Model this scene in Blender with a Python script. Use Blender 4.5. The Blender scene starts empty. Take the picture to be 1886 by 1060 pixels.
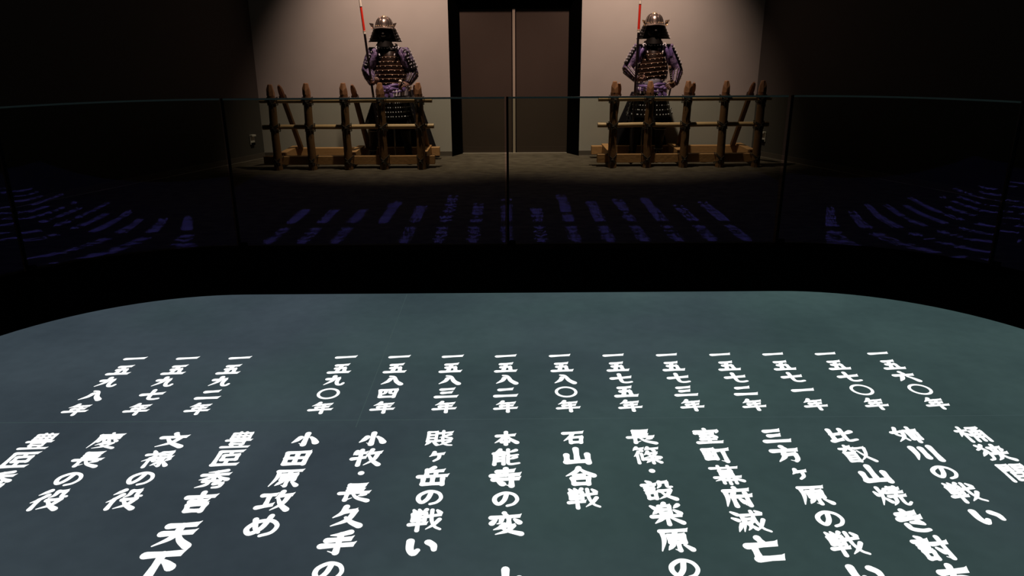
import bpy, bmesh, math, random
from mathutils import Vector, Matrix
random.seed(7)
PI = math.pi
sc = bpy.context.scene
col = sc.collection

# ---------------------------------------------------------------- camera
H = 1.498                      # eye height above the gallery floor
PITZ = -0.332                  # level of the sunken display floor
cd = bpy.data.cameras.new('camera'); cam = bpy.data.objects.new('camera', cd); col.objects.link(cam)
pitch, roll, yaw = .3249, -.0054, .0041
fw = Vector((0, math.cos(pitch), -math.sin(pitch))); up = Vector((0, math.sin(pitch), math.cos(pitch))); rt = Vector((1, 0, 0))
RY = Matrix.Rotation(-yaw, 3, 'Z'); fw, up, rt = RY @ fw, RY @ up, RY @ rt
rt, up = math.cos(roll)*rt+math.sin(roll)*up, -math.sin(roll)*rt+math.cos(roll)*up
m = Matrix((rt, up, -fw)).transposed().to_4x4(); m.translation = (0, 0, H)
cam.matrix_world = m
cd.sensor_width = 36; cd.lens = 36*1386/1886; cd.clip_start = .05
sc.camera = cam
# ---------------------------------------------------------------- world, lights, exposure
w = bpy.data.worlds.new('world'); sc.world = w; w.use_nodes = True
w.node_tree.nodes['Background'].inputs[0].default_value = (.0003, .0003, .0010, 1)
w.node_tree.nodes['Background'].inputs[1].default_value = 1
sc.view_settings.view_transform = 'Standard'; sc.view_settings.look = 'None'
sc.view_settings.exposure = 0; sc.view_settings.gamma = 1; sc.view_settings.use_curve_mapping = False
sc.cycles.use_adaptive_sampling = False; sc.cycles.max_bounces = 6; sc.cycles.transparent_max_bounces = 16
def spot(loc, target, power, size, blend, color, rad=.04):
    l = bpy.data.lights.new('spot', 'SPOT'); l.energy = power; l.spot_size = math.radians(size); l.spot_blend = blend
    l.color = color; l.shadow_soft_size = rad
    o = bpy.data.objects.new('ceiling_spot', l); col.objects.link(o); o.location = loc
    o.rotation_euler = (Vector(target)-Vector(loc)).to_track_quat('-Z', 'Y').to_euler()
WARM = (1, .68, .52)
for sx in (-1, 1):
    spot((sx*1.28+.08, 8.42, 4.1), (sx*1.28+.08, 9.75, 1.15), 540, 69, 1, WARM)

# ---------------------------------------------------------------- materials
def mat(name, colr, rough=.6, metal=0, noise=None, bump=None, coat=0, spec=.5, emis=None):
    """noise=(scale, colour2, contrast, stretch) bump=(scale, strength)"""
    M = bpy.data.materials.new(name); M.use_nodes = True
    nt = M.node_tree; b = nt.nodes['Principled BSDF']
    b.inputs['Base Color'].default_value = (*colr, 1); b.inputs['Roughness'].default_value = rough
    b.inputs['Metallic'].default_value = metal; b.inputs['Specular IOR Level'].default_value = spec
    b.inputs['Coat Weight'].default_value = coat
    tc = nt.nodes.new('ShaderNodeTexCoord')
    if noise:
        mp = nt.nodes.new('ShaderNodeMapping'); mp.inputs['Scale'].default_value = noise[3] if len(noise) > 3 else (1, 1, 1)
        n = nt.nodes.new('ShaderNodeTexNoise'); n.inputs['Scale'].default_value = noise[0]; n.inputs['Detail'].default_value = 5
        r = nt.nodes.new('ShaderNodeValToRGB'); c = noise[2]
        r.color_ramp.elements[0].position = .5-c; r.color_ramp.elements[1].position = .5+c
        r.color_ramp.elements[0].color = (*colr, 1); r.color_ramp.elements[1].color = (*noise[1], 1)
        nt.links.new(tc.outputs['Object'], mp.inputs[0]); nt.links.new(mp.outputs[0], n.inputs[0])
        nt.links.new(n.outputs[0], r.inputs[0]); nt.links.new(r.outputs[0], b.inputs['Base Color'])
    if bump:
        n2 = nt.nodes.new('ShaderNodeTexNoise'); n2.inputs['Scale'].default_value = bump[0]
        bm_ = nt.nodes.new('ShaderNodeBump'); bm_.inputs['Strength'].default_value = bump[1]; bm_.inputs['Distance'].default_value = .01
        nt.links.new(tc.outputs['Object'], n2.inputs[0]); nt.links.new(n2.outputs[0], bm_.inputs['Height'])
        nt.links.new(bm_.outputs[0], b.inputs['Normal'])
    return M
M = {}
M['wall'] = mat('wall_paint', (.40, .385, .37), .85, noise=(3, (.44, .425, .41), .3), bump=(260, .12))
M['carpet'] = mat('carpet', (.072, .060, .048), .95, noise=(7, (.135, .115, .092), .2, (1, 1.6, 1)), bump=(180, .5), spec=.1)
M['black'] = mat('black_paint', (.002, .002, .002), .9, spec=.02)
M['sidewall'] = mat('side_wall_shaded', (.085, .080, .076), .9, spec=.05, bump=(260, .12))  # wall grey turned down: the shade outside the spots is in the colour
M['ceil'] = mat('ceiling_black', (.008, .008, .008), .9, spec=.1)
M['door'] = mat('door_laminate', (.040, .029, .024), .7, noise=(2, (.047, .034, .028), .3), spec=.2)
M['strip'] = mat('door_edge_metal', (.40, .34, .28), .4, .3)
M['base'] = mat('baseboard_vinyl', (.10, .085, .075), .6)
M['basemetal'] = mat('strip_metal', (.6, .55, .5), .35, .6)
M['post'] = mat('cedar_post', (.15, .078, .037), .55, noise=(5, (.26, .14, .068), .25, (3, 3, .35)), bump=(30, .2), spec=.35)
M['postend_lit'] = mat('hewn_tip', (.31, .17, .078), .6, noise=(6, (.24, .13, .058), .3))  # paler than the posts: light falling on the tips is put into the colour
M['rail'] = mat('bamboo_rail', (.46, .30, .15), .42, noise=(4, (.64, .46, .27), .3, (.4, 3, 3)), bump=(20, .2))
M['beam'] = mat('pine_beam', (.42, .23, .10), .6, noise=(4, (.55, .31, .14), .3, (.5, 6, 6)), bump=(30, .2))
M['brace'] = mat('brace_wood', (.12, .055, .025), .6, noise=(5, (.22, .11, .05), .3, (3, 3, .5)))
M['rope'] = mat('black_rope', (.030, .022, .016), .8, bump=(300, .6))
M['lacq'] = mat('black_lacquer', (.003, .0025, .003), .32, spec=.35)
M['dull'] = mat('dull_black_iron', (.0018, .0015, .0015), .65, spec=.15)
M['plate'] = mat('brown_lacquer', (.012, .006, .004), .34, spec=.4)
M['gold'] = mat('gilt_rim', (.75, .50, .34), .35, .75)
M['steel'] = mat('dark_steel', (.20, .165, .15), .26, .9, noise=(20, (.30, .25, .23), .25))
M['rivet'] = mat('pale_rivet', (.9, .78, .66), .3, .5)
M['brass'] = mat('brass', (.85, .65, .38), .25, .9)
M['lace'] = mat('silver_lacing', (.78, .80, .90), .5)
M['purple'] = mat('purple_silk', (.17, .12, .34), .5, noise=(14, (.08, .055, .18), .2), bump=(25, .5))
M['brocade'] = mat('purple_brocade', (.20, .145, .30), .6, noise=(38, (.045, .03, .09), .09), bump=(60, .3))
M['darkbrocade'] = mat('dark_brocade', (.014, .011, .022), .7, noise=(26, (.13, .10, .22), .07), bump=(60, .3))
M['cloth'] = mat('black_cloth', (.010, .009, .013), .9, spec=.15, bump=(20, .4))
M['glove'] = mat('glove_leather', (.06, .036, .028), .5, noise=(60, (.21, .125, .10), .08, (1, 1, 3)))
M['obi'] = mat('grey_blue_obi', (.26, .28, .36), .55, noise=(30, (.36, .38, .46), .3, (1, 1, 4)))
M['mask'] = mat('mask_iron', (.004, .0035, .0035), .7, spec=.2)
M['teeth'] = mat('mask_teeth', (.75, .70, .68), .4)
M['red'] = mat('red_lacquer', (.75, .035, .02), .3)
M['white'] = mat('white_lacquer', (.82, .78, .70), .4)
M['shaft'] = mat('black_shaft', (.012, .008, .010), .25, coat=.4)
M['blade'] = mat('polished_blade', (.6, .6, .62), .2, 1)
M['straw'] = mat('straw_cord', (.45, .43, .45), .8)
M['plastic'] = mat('ivory_plastic', (.62, .60, .56), .5)
M['chrome'] = mat('chrome', (.6, .62, .64), .2, 1)

def glass(name):
    g = bpy.data.materials.new(name); g.use_nodes = True; nt = g.node_tree; nt.nodes.clear()
    o = nt.nodes.new('ShaderNodeOutputMaterial'); a = nt.nodes.new('ShaderNodeAddShader')
    t = nt.nodes.new('ShaderNodeBsdfTransparent'); t.inputs[0].default_value = (.79, .87, .81, 1)
    s = nt.nodes.new('ShaderNodeBsdfGlossy'); s.inputs['Roughness'].default_value = 0.002
    s.inputs[0].default_value = (.0030, .0024, .0122, 1)      # violet anti-reflection coating
    nt.links.new(t.outputs[0], a.inputs[0]); nt.links.new(s.outputs[0], a.inputs[1]); nt.links.new(a.outputs[0], o.inputs[0])
    return g
M['glass'] = glass('coated_glass')
M['edge'] = mat('polished_glass_edge', (.14, .20, .19), .2, spec=1)
M['seam'] = mat('joint_seal', (.003, .004, .004), .9, spec=.05)

def screen():
    g = bpy.data.materials.new('projection_screen'); g.use_nodes = True; nt = g.node_tree
    b = nt.nodes['Principled BSDF']; b.inputs['Base Color'].default_value = (.03, .03, .03, 1); b.inputs['Roughness'].default_value = .9
    b.inputs['Specular IOR Level'].default_value = .05
    tc = nt.nodes.new('ShaderNodeTexCoord')
    def noise(sca, det, off):
        mp = nt.nodes.new('ShaderNodeMapping'); mp.inputs['Location'].default_value = off
        n = nt.nodes.new('ShaderNodeTexNoise'); n.inputs['Scale'].default_value = sca; n.inputs['Detail'].default_value = det
        nt.links.new(tc.outputs['Object'], mp.inputs[0]); nt.links.new(mp.outputs[0], n.inputs[0]); return n
    def ramp(src, p0, c0, p1, c1):
        r = nt.nodes.new('ShaderNodeValToRGB'); e = r.color_ramp.elements
        e[0].position = p0; e[0].color = (*c0, 1); e[1].position = p1; e[1].color = (*c1, 1)
        nt.links.new(src.outputs[0], r.inputs[0]); return r
    def mix(mode, f, a, c):
        x = nt.nodes.new('ShaderNodeMix'); x.data_type = 'RGBA'; x.blend_type = mode; x.inputs['Factor'].default_value = f
        nt.links.new(a.outputs[2] if a.type == 'MIX' else a.outputs[0], x.inputs[6]); nt.links.new(c.outputs[0], x.inputs[7]); return x
    # blue-grey on the left running into sea-green, softly clouded, paler at the far end
    sx_ = nt.nodes.new('ShaderNodeSeparateXYZ'); nt.links.new(tc.outputs['Object'], sx_.inputs[0])
    def math_(op, a, b):
        q = nt.nodes.new('ShaderNodeMath'); q.operation = op
        for i, v in enumerate((a, b)):
            if isinstance(v, (int, float)): q.inputs[i].default_value = v
            else: nt.links.new(v, q.inputs[i])
        return q
    nz = noise(.55, 3, (3.1, 0, 0))
    h1 = math_('MULTIPLY_ADD', nz.outputs[0], 1.5); h1.inputs[2].default_value = -.30
    h2 = math_('MULTIPLY_ADD', sx_.outputs[0], .14); nt.links.new(h1.outputs[0], h2.inputs[2])
    r1 = ramp(h2, .12, (.045, .064, .077), .72, (.044, .078, .076))
    r2 = ramp(noise(1.1, 5, (0, 4, 0)), .25, (.78, .78, .80), .75, (1.22, 1.2, 1.18))
    r3 = ramp(noise(14, 4, (0, 0, 2)), .2, (.93, .93, .93), .8, (1.07, 1.07, 1.07))
    x = mix('MULTIPLY', 1, r1, r2); y0_ = mix('MULTIPLY', 1, x, r3)
    fy = math_('MULTIPLY', sx_.outputs[1], .2); r4 = ramp(fy, .25, (.86, .84, .84), .98, (1.10, 1.08, 1.10)); y = mix('MULTIPLY', 1, y0_, r4)
    nt.links.new(y.outputs[2], b.inputs['Emission Color']); b.inputs['Emission Strength'].default_value = .88
    return g
M['screen'] = screen()
g = bpy.data.materials.new('projected_white'); g.use_nodes = True
b_ = g.node_tree.nodes['Principled BSDF']; b_.inputs['Base Color'].default_value = (.03, .03, .03, 1)
b_.inputs['Emission Color'].default_value = (.98, 1, .985, 1); b_.inputs['Emission Strength'].default_value = 1.35
b_.inputs['Specular IOR Level'].default_value = .05
M['glyph'] = g
g = bpy.data.materials.new('screen_seam'); g.use_nodes = True
b_ = g.node_tree.nodes['Principled BSDF']; b_.inputs['Base Color'].default_value = (.06, .06, .06, 1)
b_.inputs['Emission Color'].default_value = (.046, .074, .076, 1); b_.inputs['Emission Strength'].default_value = 1.0
M['seamline'] = g

# ---------------------------------------------------------------- mesh helpers
def V(*a): return Vector(a)
class MB:
    def __init__(s): s.v = []; s.f = []; s.mi = []; s.slot = 0
    def add(s, vs, fs):
        n = len(s.v); s.v += [tuple(x) for x in vs]; s.f += [tuple(n+i for i in f) for f in fs]; s.mi += [s.slot]*len(fs); return s
    def box(s, c, d, R=None, taper=1):
        """centre, full size, optional 3x3 rotation"""
        vs = []
        for z in (-1, 1):
            for x, y in ((-1, -1), (1, -1), (1, 1), (-1, 1)):
                k = taper if z > 0 else 1
                p = Vector((x*d[0]/2*k, y*d[1]/2*k, z*d[2]/2)); p = R @ p if R else p
                vs.append(p+Vector(c))
        return s.add(vs, [(3, 2, 1, 0), (4, 5, 6, 7), (0, 1, 5, 4), (1, 2, 6, 5), (2, 3, 7, 6), (3, 0, 4, 7)])
    def tube(s, pts, rad, n=8, cap=True, flat=1.0, ref=None):
        """pts list, rad scalar or list; flat = second-axis ratio"""
        pts = [Vector(p) for p in pts]; N = len(pts)
        if not isinstance(rad, (list, tuple)): rad = [rad]*N
        ref = Vector(ref) if ref else None
        vs = []; prev = None
        for i, p in enumerate(pts):
            t = (pts[min(i+1, N-1)]-pts[max(i-1, 0)]).normalized()
            if prev is None:
                a = ref or (V(0, 0, 1) if abs(t.z) < .9 else V(1, 0, 0))
            else: a = prev
            u = (a-t*a.dot(t)).normalized(); w_ = t.cross(u); prev = u
            for k in range(n):
                q = 2*PI*k/n
                vs.append(p+u*math.cos(q)*rad[i]+w_*math.sin(q)*rad[i]*flat)
        fs = [(i*n+k, i*n+(k+1) % n, (i+1)*n+(k+1) % n, (i+1)*n+k) for i in range(N-1) for k in range(n)]
        if cap: fs += [tuple(range(n))[::-1], tuple((N-1)*n+k for k in range(n))]
        return s.add(vs, fs)
    def loop(s, pts, r, n=6):
        pts = [Vector(p) for p in pts]; N = len(pts); vs = []; cen = sum(pts, Vector())/N
        for i, p in enumerate(pts):
            t = (pts[(i+1) % N]-pts[i-1]).normalized(); u = (p-cen); u = (u-t*u.dot(t)).normalized(); w_ = t.cross(u)
            for k in range(n): vs.append(p+(u*math.cos(2*PI*k/n)+w_*math.sin(2*PI*k/n))*r)
        return s.add(vs, [(i*n+k, i*n+(k+1) % n, ((i+1) % N)*n+(k+1) % n, ((i+1) % N)*n+k) for i in range(N) for k in range(n)])
    def shell(s, rings, th=.006, closed=False):
        """rings: list of rows of points (outer); adds an inner wall th inside towards the row centre"""
        R = len(rings); n = len(rings[0]); vs = []
        for row in rings:
            for p in row: vs.append(Vector(p))
        for j, row in enumerate(rings):
            c = sum((Vector(p) for p in row), Vector())/n
            for p in row:
                d = Vector(p)-c; d.z = 0; d = d.normalized() if d.length > 1e-6 else V(0, -1, 0)
                vs.append(Vector(p)-d*th)
        o = R*n; m_ = n if closed else n-1; fs = []
        for j in range(R-1):
            for i in range(m_):
                a, b, c, d = j*n+i, j*n+(i+1) % n, (j+1)*n+(i+1) % n, (j+1)*n+i
                fs.append((a, b, c, d)); fs.append((o+d, o+c, o+b, o+a))
        for i in range(m_):
            k = (i+1) % n
            fs.append((o+i, o+k, k, i)); fs.append(((R-1)*n+i, (R-1)*n+k, o+(R-1)*n+k, o+(R-1)*n+i))
        if not closed:
            for j in range(R-1):
                fs.append((j*n, (j+1)*n, o+(j+1)*n, o+j*n)); a = j*n+n-1; fs.append((a, o+a, o+a+n, a+n))
        return s.add(vs, fs)
    def ball(s, c, r, n=8, m_=5):
        if not isinstance(r, (tuple, list)): r = (r, r, r)
        vs = [(c[0], c[1], c[2]-r[2])]
        for j in range(1, m_):
            a = PI*j/m_-PI/2
            for k in range(n): q = 2*PI*k/n; vs.append((c[0]+r[0]*math.cos(a)*math.cos(q), c[1]+r[1]*math.cos(a)*math.sin(q), c[2]+r[2]*math.sin(a)))
        vs.append((c[0], c[1], c[2]+r[2])); L = len(vs)-1
        fs = [(0, 1+(k+1) % n, 1+k) for k in range(n)]
        for j in range(m_-2):
            for k in range(n): a = 1+j*n; fs.append((a+k, a+(k+1) % n, a+n+(k+1) % n, a+n+k))
        a = 1+(m_-2)*n; fs += [(a+k, a+(k+1) % n, L) for k in range(n)]
        return s.add(vs, fs)
    def build(s, name, mats, parent=None, smooth=False, bevel=0, sub=0, label=None):
        me = bpy.data.meshes.new(name); me.from_pydata(s.v, [], s.f)
        if not isinstance(mats, (list, tuple)): mats = [mats]
        for m_ in mats: me.materials.append(m_)
        for p, i in zip(me.polygons, s.mi): p.material_index = i
        me.validate(); me.update()
        if smooth:
            me.polygons.foreach_set('use_smooth', [True]*len(me.polygons))
            try: me.set_sharp_from_angle(angle=math.radians(50))
            except Exception: pass
        o = bpy.data.objects.new(name, me); col.objects.link(o)
        if parent: o.parent = parent
        if bevel: b = o.modifiers.new('bevel', 'BEVEL'); b.width = bevel; b.segments = 2; b.limit_method = 'ANGLE'
        if sub: q = o.modifiers.new('sub', 'SUBSURF'); q.levels = q.render_levels = sub
        if label: o['label'] = label
        return o
def empty(name, loc=(0, 0, 0), parent=None):
    o = bpy.data.objects.new(name, None); col.objects.link(o); o.location = loc; o.empty_display_size = .1
    if parent: o.parent = parent
    return o
def tag(o, label=None, cat=None, group=None, kind=None):
    for k, v in (('label', label), ('category', cat), ('group', group), ('kind', kind)):
        if v: o[k] = v
    return o
def struct(o, label, cat): return tag(o, label, cat, kind='structure')

# ---------------------------------------------------------------- pit outline
def outline(xs=1.98, yo=5.32, R=1.52, x_off=.02, near=.35, arc=22):
    """from near-left round the far side to near-right"""
    pts = [(-xs-R+x_off, near), (-xs-R+x_off, 1.3), (-xs-R+x_off, 2.5)]
    for i in range(arc+1):
        a = PI-PI/2*i/arc; pts.append((-xs+x_off+R*math.cos(a), yo-R+R*math.sin(a)))
    for i in range(1, 8): pts.append((-xs+x_off+2*xs*i/8, yo))
    for i in range(arc+1):
        a = PI/2-PI/2*i/arc; pts.append((xs+x_off+R*math.cos(a), yo-R+R*math.sin(a)))
    pts += [(xs+R+x_off, 2.5), (xs+R+x_off, 1.3), (xs+R+x_off, near)]
    return pts
pit = outline()
pitc = (0, 2.6)
# outer room polygon
room = [(-5.5, -2.2), (-5.5, 5.0), (-3.15, 9.8), (-.726, 9.8), (.915, 9.8), (3.15, 9.8), (5.5, 5.0), (5.5, -2.2)]
def ray_room(p):
    d = V(p[0]-pitc[0], p[1]-pitc[1]); best = None
    for i in range(len(room)):
        a = V(*room[i]); b = V(*room[(i+1) % len(room)]); e = b-a; q = a-V(*pitc)
        den = d.x*e.y-d.y*e.x
        if abs(den) < 1e-9: continue
        t = (q.x*e.y-q.y*e.x)/den; u = (q.x*d.y-q.y*d.x)/den
        if t > 0 and -1e-6 <= u <= 1+1e-6 and (best is None or t < best): best = t
    return (pitc[0]+d.x*best, pitc[1]+d.y*best)
# ---------------------------------------------------------------- gallery floor (with the pit cut out), pit floor, walls of the pit
bm = bmesh.new()
outer = [bm.verts.new((x, y, 0)) for x, y in room]
inner = [bm.verts.new((x, y, 0)) for x, y in pit]
es = [bm.edges.new((outer[i], outer[(i+1) % len(outer)])) for i in range(len(outer))]
es += [bm.edges.new((inner[i], inner[(i+1) % len(inner)])) for i in range(len(inner))]
bmesh.ops.triangle_fill(bm, use_beauty=True, edges=es, normal=(0, 0, 1))
me = bpy.data.meshes.new('floor'); bm.to_mesh(me); bm.free(); me.materials.append(M['carpet'])
fl = bpy.data.objects.new('floor', me); col.objects.link(fl)
struct(fl, 'dark grey-brown mottled carpet of the gallery behind the glass', 'floor')
mb = MB(); mb.add([(x, y, PITZ) for x, y in pit], [tuple(range(len(pit)))[::-1]])
scr = mb.build('floor_screen', M['screen'])
struct(scr, 'sunken grey-teal display floor carrying columns of white brush lettering', 'display floor')
mb = MB(); n = len(pit)
mb.add([(x, y, PITZ) for x, y in pit]+[(x, y, 0.002) for x, y in pit], [(i, (i+1) % n, n+(i+1) % n, n+i) for i in range(n)])
struct(mb.build('wall_pit', M['black']), 'black upright border around the sunken display floor', 'wall')
# black sill strip carrying the glass
po = outline(yo=5.47, R=1.67)
mb = MB(); mb.add([(x, y, .003) for x, y in pit]+[(x, y, .003) for x, y in po]+[(x, y, 0) for x, y in po],
   [f for i in range(n-1) for f in ((i, i+1, n+i+1, n+i), (n+i, n+i+1, 2*n+i+1, 2*n+i))])
struct(mb.build('trim_1', M['black']), 'black sill strip under the glass panels', 'trim')
# screen joints
mb = MB(); mb.box((0, 3.372, PITZ+.0008), (7.0, .004, .0006))
o = mb.build('floor_joint', M['seamline'], scr)
mb = MB(); mb.box((-.76, 4.3, PITZ+.0008), (.004, 2.0, .0006)); mb.build('floor_joint', M['seamline'], scr)

# ---------------------------------------------------------------- walls
CZ = 5.0
def wall(name, pts, lab, m_=M['wall'], z0=0, z1=CZ):
    mb = MB()
    for a, b in zip(pts[:-1], pts[1:]):
        mb.add([(a[0], a[1], z0), (b[0], b[1], z0), (b[0], b[1], z1), (a[0], a[1], z1)], [(0, 1, 2, 3)])
    return struct(mb.build(name, m_), lab, 'wall')
DL, DR, DH = -.726, .915, 2.12
mb = MB()
for a, b, z0 in ((-3.15, DL, 0), (DR, 3.15, 0), (DL, DR, DH)):
    mb.add([(a, 9.8, z0), (b, 9.8, z0), (b, 9.8, CZ), (a, 9.8, CZ)], [(0, 1, 2, 3)])
struct(mb.build('wall_back', M['wall']), 'grey-brown rear wall lit from above, behind the two suits of armour', 'wall')
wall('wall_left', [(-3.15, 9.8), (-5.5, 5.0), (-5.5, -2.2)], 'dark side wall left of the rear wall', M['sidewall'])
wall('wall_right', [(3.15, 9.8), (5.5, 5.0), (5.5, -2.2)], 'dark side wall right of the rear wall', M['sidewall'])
wall('wall_front', [(-5.5, -2.2), (5.5, -2.2)], 'dark wall behind the viewer')
mb = MB(); mb.add([(x, y, CZ) for x, y in room], [tuple(range(len(room)))])
struct(mb.build('ceiling', M['ceil']), 'black ceiling above the gallery', 'ceiling')
# baseboards
def base(name, a, b, lab):
    a = V(*a, 0); b = V(*b, 0); d = (b-a); L = d.length; ang = math.atan2(d.y, d.x); R = Matrix.Rotation(ang, 3, 'Z')
    nrm = R @ V(0, -1, 0); c = (a+b)/2
    mb = MB(); mb.box(c+nrm*.006+V(0, 0, .036), (L, .010, .066), R)
    o = struct(mb.build(name, M['base'], bevel=.002), lab, 'baseboard')
    mb = MB(); mb.box(c+nrm*.009+V(0, 0, .0035), (L, .016, .005), R); mb.build('floor_strip', M['basemetal'], o)
base('baseboard_back_left', (-3.15, 9.8), (DL, 9.8), 'brown baseboard on the rear wall left of the door')
base('baseboard_back_right', (DR, 9.8), (3.15, 9.8), 'brown baseboard on the rear wall right of the door')
base('baseboard_left', (-5.5, 5.0), (-3.15, 9.8), 'brown baseboard along the left side wall')
base('baseboard_right', (3.15, 9.8), (5.5, 5.0), 'brown baseboard along the right side wall')
# ---------------------------------------------------------------- doorway: splayed black surround, two leaves
il, ir, ih, iy = -.60, .776, 1.80, 10.05
mb = MB()
mb.add([(DL, 9.8, 0), (il, iy, 0), (il, iy, ih), (DL, 9.8, DH), (DR, 9.8, 0), (ir, iy, 0), (ir, iy, ih), (DR, 9.8, DH)],
       [(0, 1, 2, 3), (4, 7, 6, 5), (3, 2, 6, 7)])
struct(mb.build('trim_2', M['black']), 'black splayed surround of the double door', 'door surround')
mb = MB(); mb.add([(DL, 9.8, .001), (DR, 9.8, .001), (ir, iy+.05, .001), (il, iy+.05, .001)], [(0, 1, 2, 3)])
struct(mb.build('floor_doorway', M['carpet']), 'strip of carpet in front of the double door', 'floor')
door = struct(empty('door_1', (.088, iy, 0)), 'tall brown double door in the middle of the rear wall', 'door')
for a, b, lab in ((il, .055, 'left leaf'), (.107, ir, 'right leaf')):
    mb = MB(); mb.box(((a+b)/2-.088, .02, ih/2+.012), (b-a, .04, ih-.02)); lf = mb.build('door_leaf', M['door'], door, bevel=.002)
    mb = MB(); mb.box(((a+b)/2-.088, -.003, .05), (b-a-.02, .004, .075)); mb.build('kick_plate', M['door'], lf, bevel=.001)
mb = MB(); mb.box((-.007, -.004, ih/2), (.034, .03, ih)); mb.build('meeting_strip', M['strip'], door, bevel=.003, label='lighter vertical strip between the leaves')
mb = MB(); mb.box((0, -.012, .006), (ir-il, .03, .012)); mb.build('threshold', M['basemetal'], door, bevel=.002)

# ---------------------------------------------------------------- small wall boxes
def wallbox(x, y, side, lab):
    R = Matrix.Rotation(side*math.atan2(4.8, 2.35), 3, 'Z')
    o = tag(empty('wall_outlet', (x, y, .255)), lab, 'outlet', None)
    o.rotation_euler = (0, 0, (1 if side < 0 else -1)*math.atan2(4.8, 2.35))
    mb = MB(); mb.box((0, -.008, .0), (.075, .012, .12)); mb.build('cover_plate', M['plastic'], o, bevel=.004)
    mb = MB(); mb.box((0, -.022, .052), (.07, .05, .022)); mb.build('hood', M['plastic'], o, bevel=.004)
    mb = MB(); mb.box((0, -.018, -.05), (.06, .014, .03)); mb.build('socket', M['seam'], o, bevel=.002)
wallbox(-3.236, 9.62, -1, 'small ivory wall outlet left of the left palisade')
wallbox(3.237, 9.62, 1, 'small ivory wall outlet behind the right end of the right palisade')

# ---------------------------------------------------------------- glass balustrade
GT = 1.085
def glass_panel(pts, lab, clamp=True):
    """pts: plan points from left to right"""
    th = .006
    P = [V(*p) for p in pts]; N = len(P); nr = []
    for i in range(N):
        t = (P[min(i+1, N-1)]-P[max(i-1, 0)]).normalized(); nr.append(V(t.y, -t.x))
    def row(off, z): return [(P[i].x+nr[i].x*off, P[i].y+nr[i].y*off, z) for i in range(N)]
    base_c = P[N//2]; root = tag(empty('glass_panel', (base_c.x, base_c.y, 0.003)), lab, 'glass panel', 'frameless glass panels around the display floor')
    sh = Vector((base_c.x, base_c.y, 0.003))
    def loc(r): return [Vector(q)-sh for q in r]
    mb = MB(); a, b, c, d = loc(row(th, .003)), loc(row(-th, .003)), loc(row(-th, GT-.012)), loc(row(th, GT-.012))
    vs = a+b+c+d
    mb.add(vs, [f for i in range(N-1) for f in ((i, i+1, 3*N+i+1, 3*N+i), (N+i+1, N+i, 2*N+i, 2*N+i+1))])
    pane = mb.build('pane', M['glass'], root, smooth=False)
    for p in pane.data.polygons: p.use_smooth = True
    mb = MB(); z0, z1 = GT-.012, GT
    a, b, c, d = loc(row(th+.001, z0)), loc(row(-th-.001, z0)), loc(row(-th-.001, z1)), loc(row(th+.001, z1))
    mb.add(a+b+c+d, [f for i in range(N-1) for f in ((i, i+1, 3*N+i+1, 3*N+i), (N+i+1, N+i, 2*N+i, 2*N+i+1), (3*N+i, 3*N+i+1, 2*N+i+1, 2*N+i))])
    mb.build('top_edge', M['edge'], root)
    ang = math.atan2((P[1]-P[0]).y, (P[1]-P[0]).x); R = Matrix.Rotation(ang, 3, 'Z')
    mb = MB(); mb.box(Vector((P[0].x, P[0].y, GT/2))-sh, (.016, .015, GT), R); mb.build('joint_seal', M['seam'], root)
    if clamp:
        mb = MB(); mb.box(Vector((P[0].x, P[0].y, .03))+R @ V(.03, 0, 0)-sh, (.05, .03, .035), R); mb.build('clamp', M['seam'], root, bevel=.004)
gR, gy = 1.6, 5.41
def arcpt(side, s):
    """plan point s metres past the end of the straight run"""
    L = gR*PI/2
    xs_ = 1.985
    if s < L:
        a = s/gR; return (side*(xs_+gR*math.sin(a)), gy-gR+gR*math.cos(a))
    return (side*(xs_+gR), gy-gR-(s-L))
glass_panel([(-1.997, gy), (-1.3, gy), (-.65, gy), (-.024, gy)], 'straight glass panel in front of the left palisade')
glass_panel([(-.004, gy), (.65, gy), (1.3, gy), (1.965, gy)], 'straight glass panel in front of the right palisade')
for side, nm in ((-1, 'left'), (1, 'right')):
    cuts = [0, 1.42, 2.9, 4.4]
    for k in range(3):
        s0, s1 = cuts[k]+(.03 if k == 0 and side < 0 else .010), cuts[k+1]-.010; pp = [arcpt(side, s0+(s1-s0)*i/14) for i in range(15)]
        if side < 0: pp = pp[::-1]
        glass_panel(pp, ['curved glass panel at the %s bend of the balustrade' % nm, 'curved glass panel at the %s edge of the picture, past the bend' % nm,
                         'last glass panel on the %s side, running towards the viewer' % nm][k], clamp=True)

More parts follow.
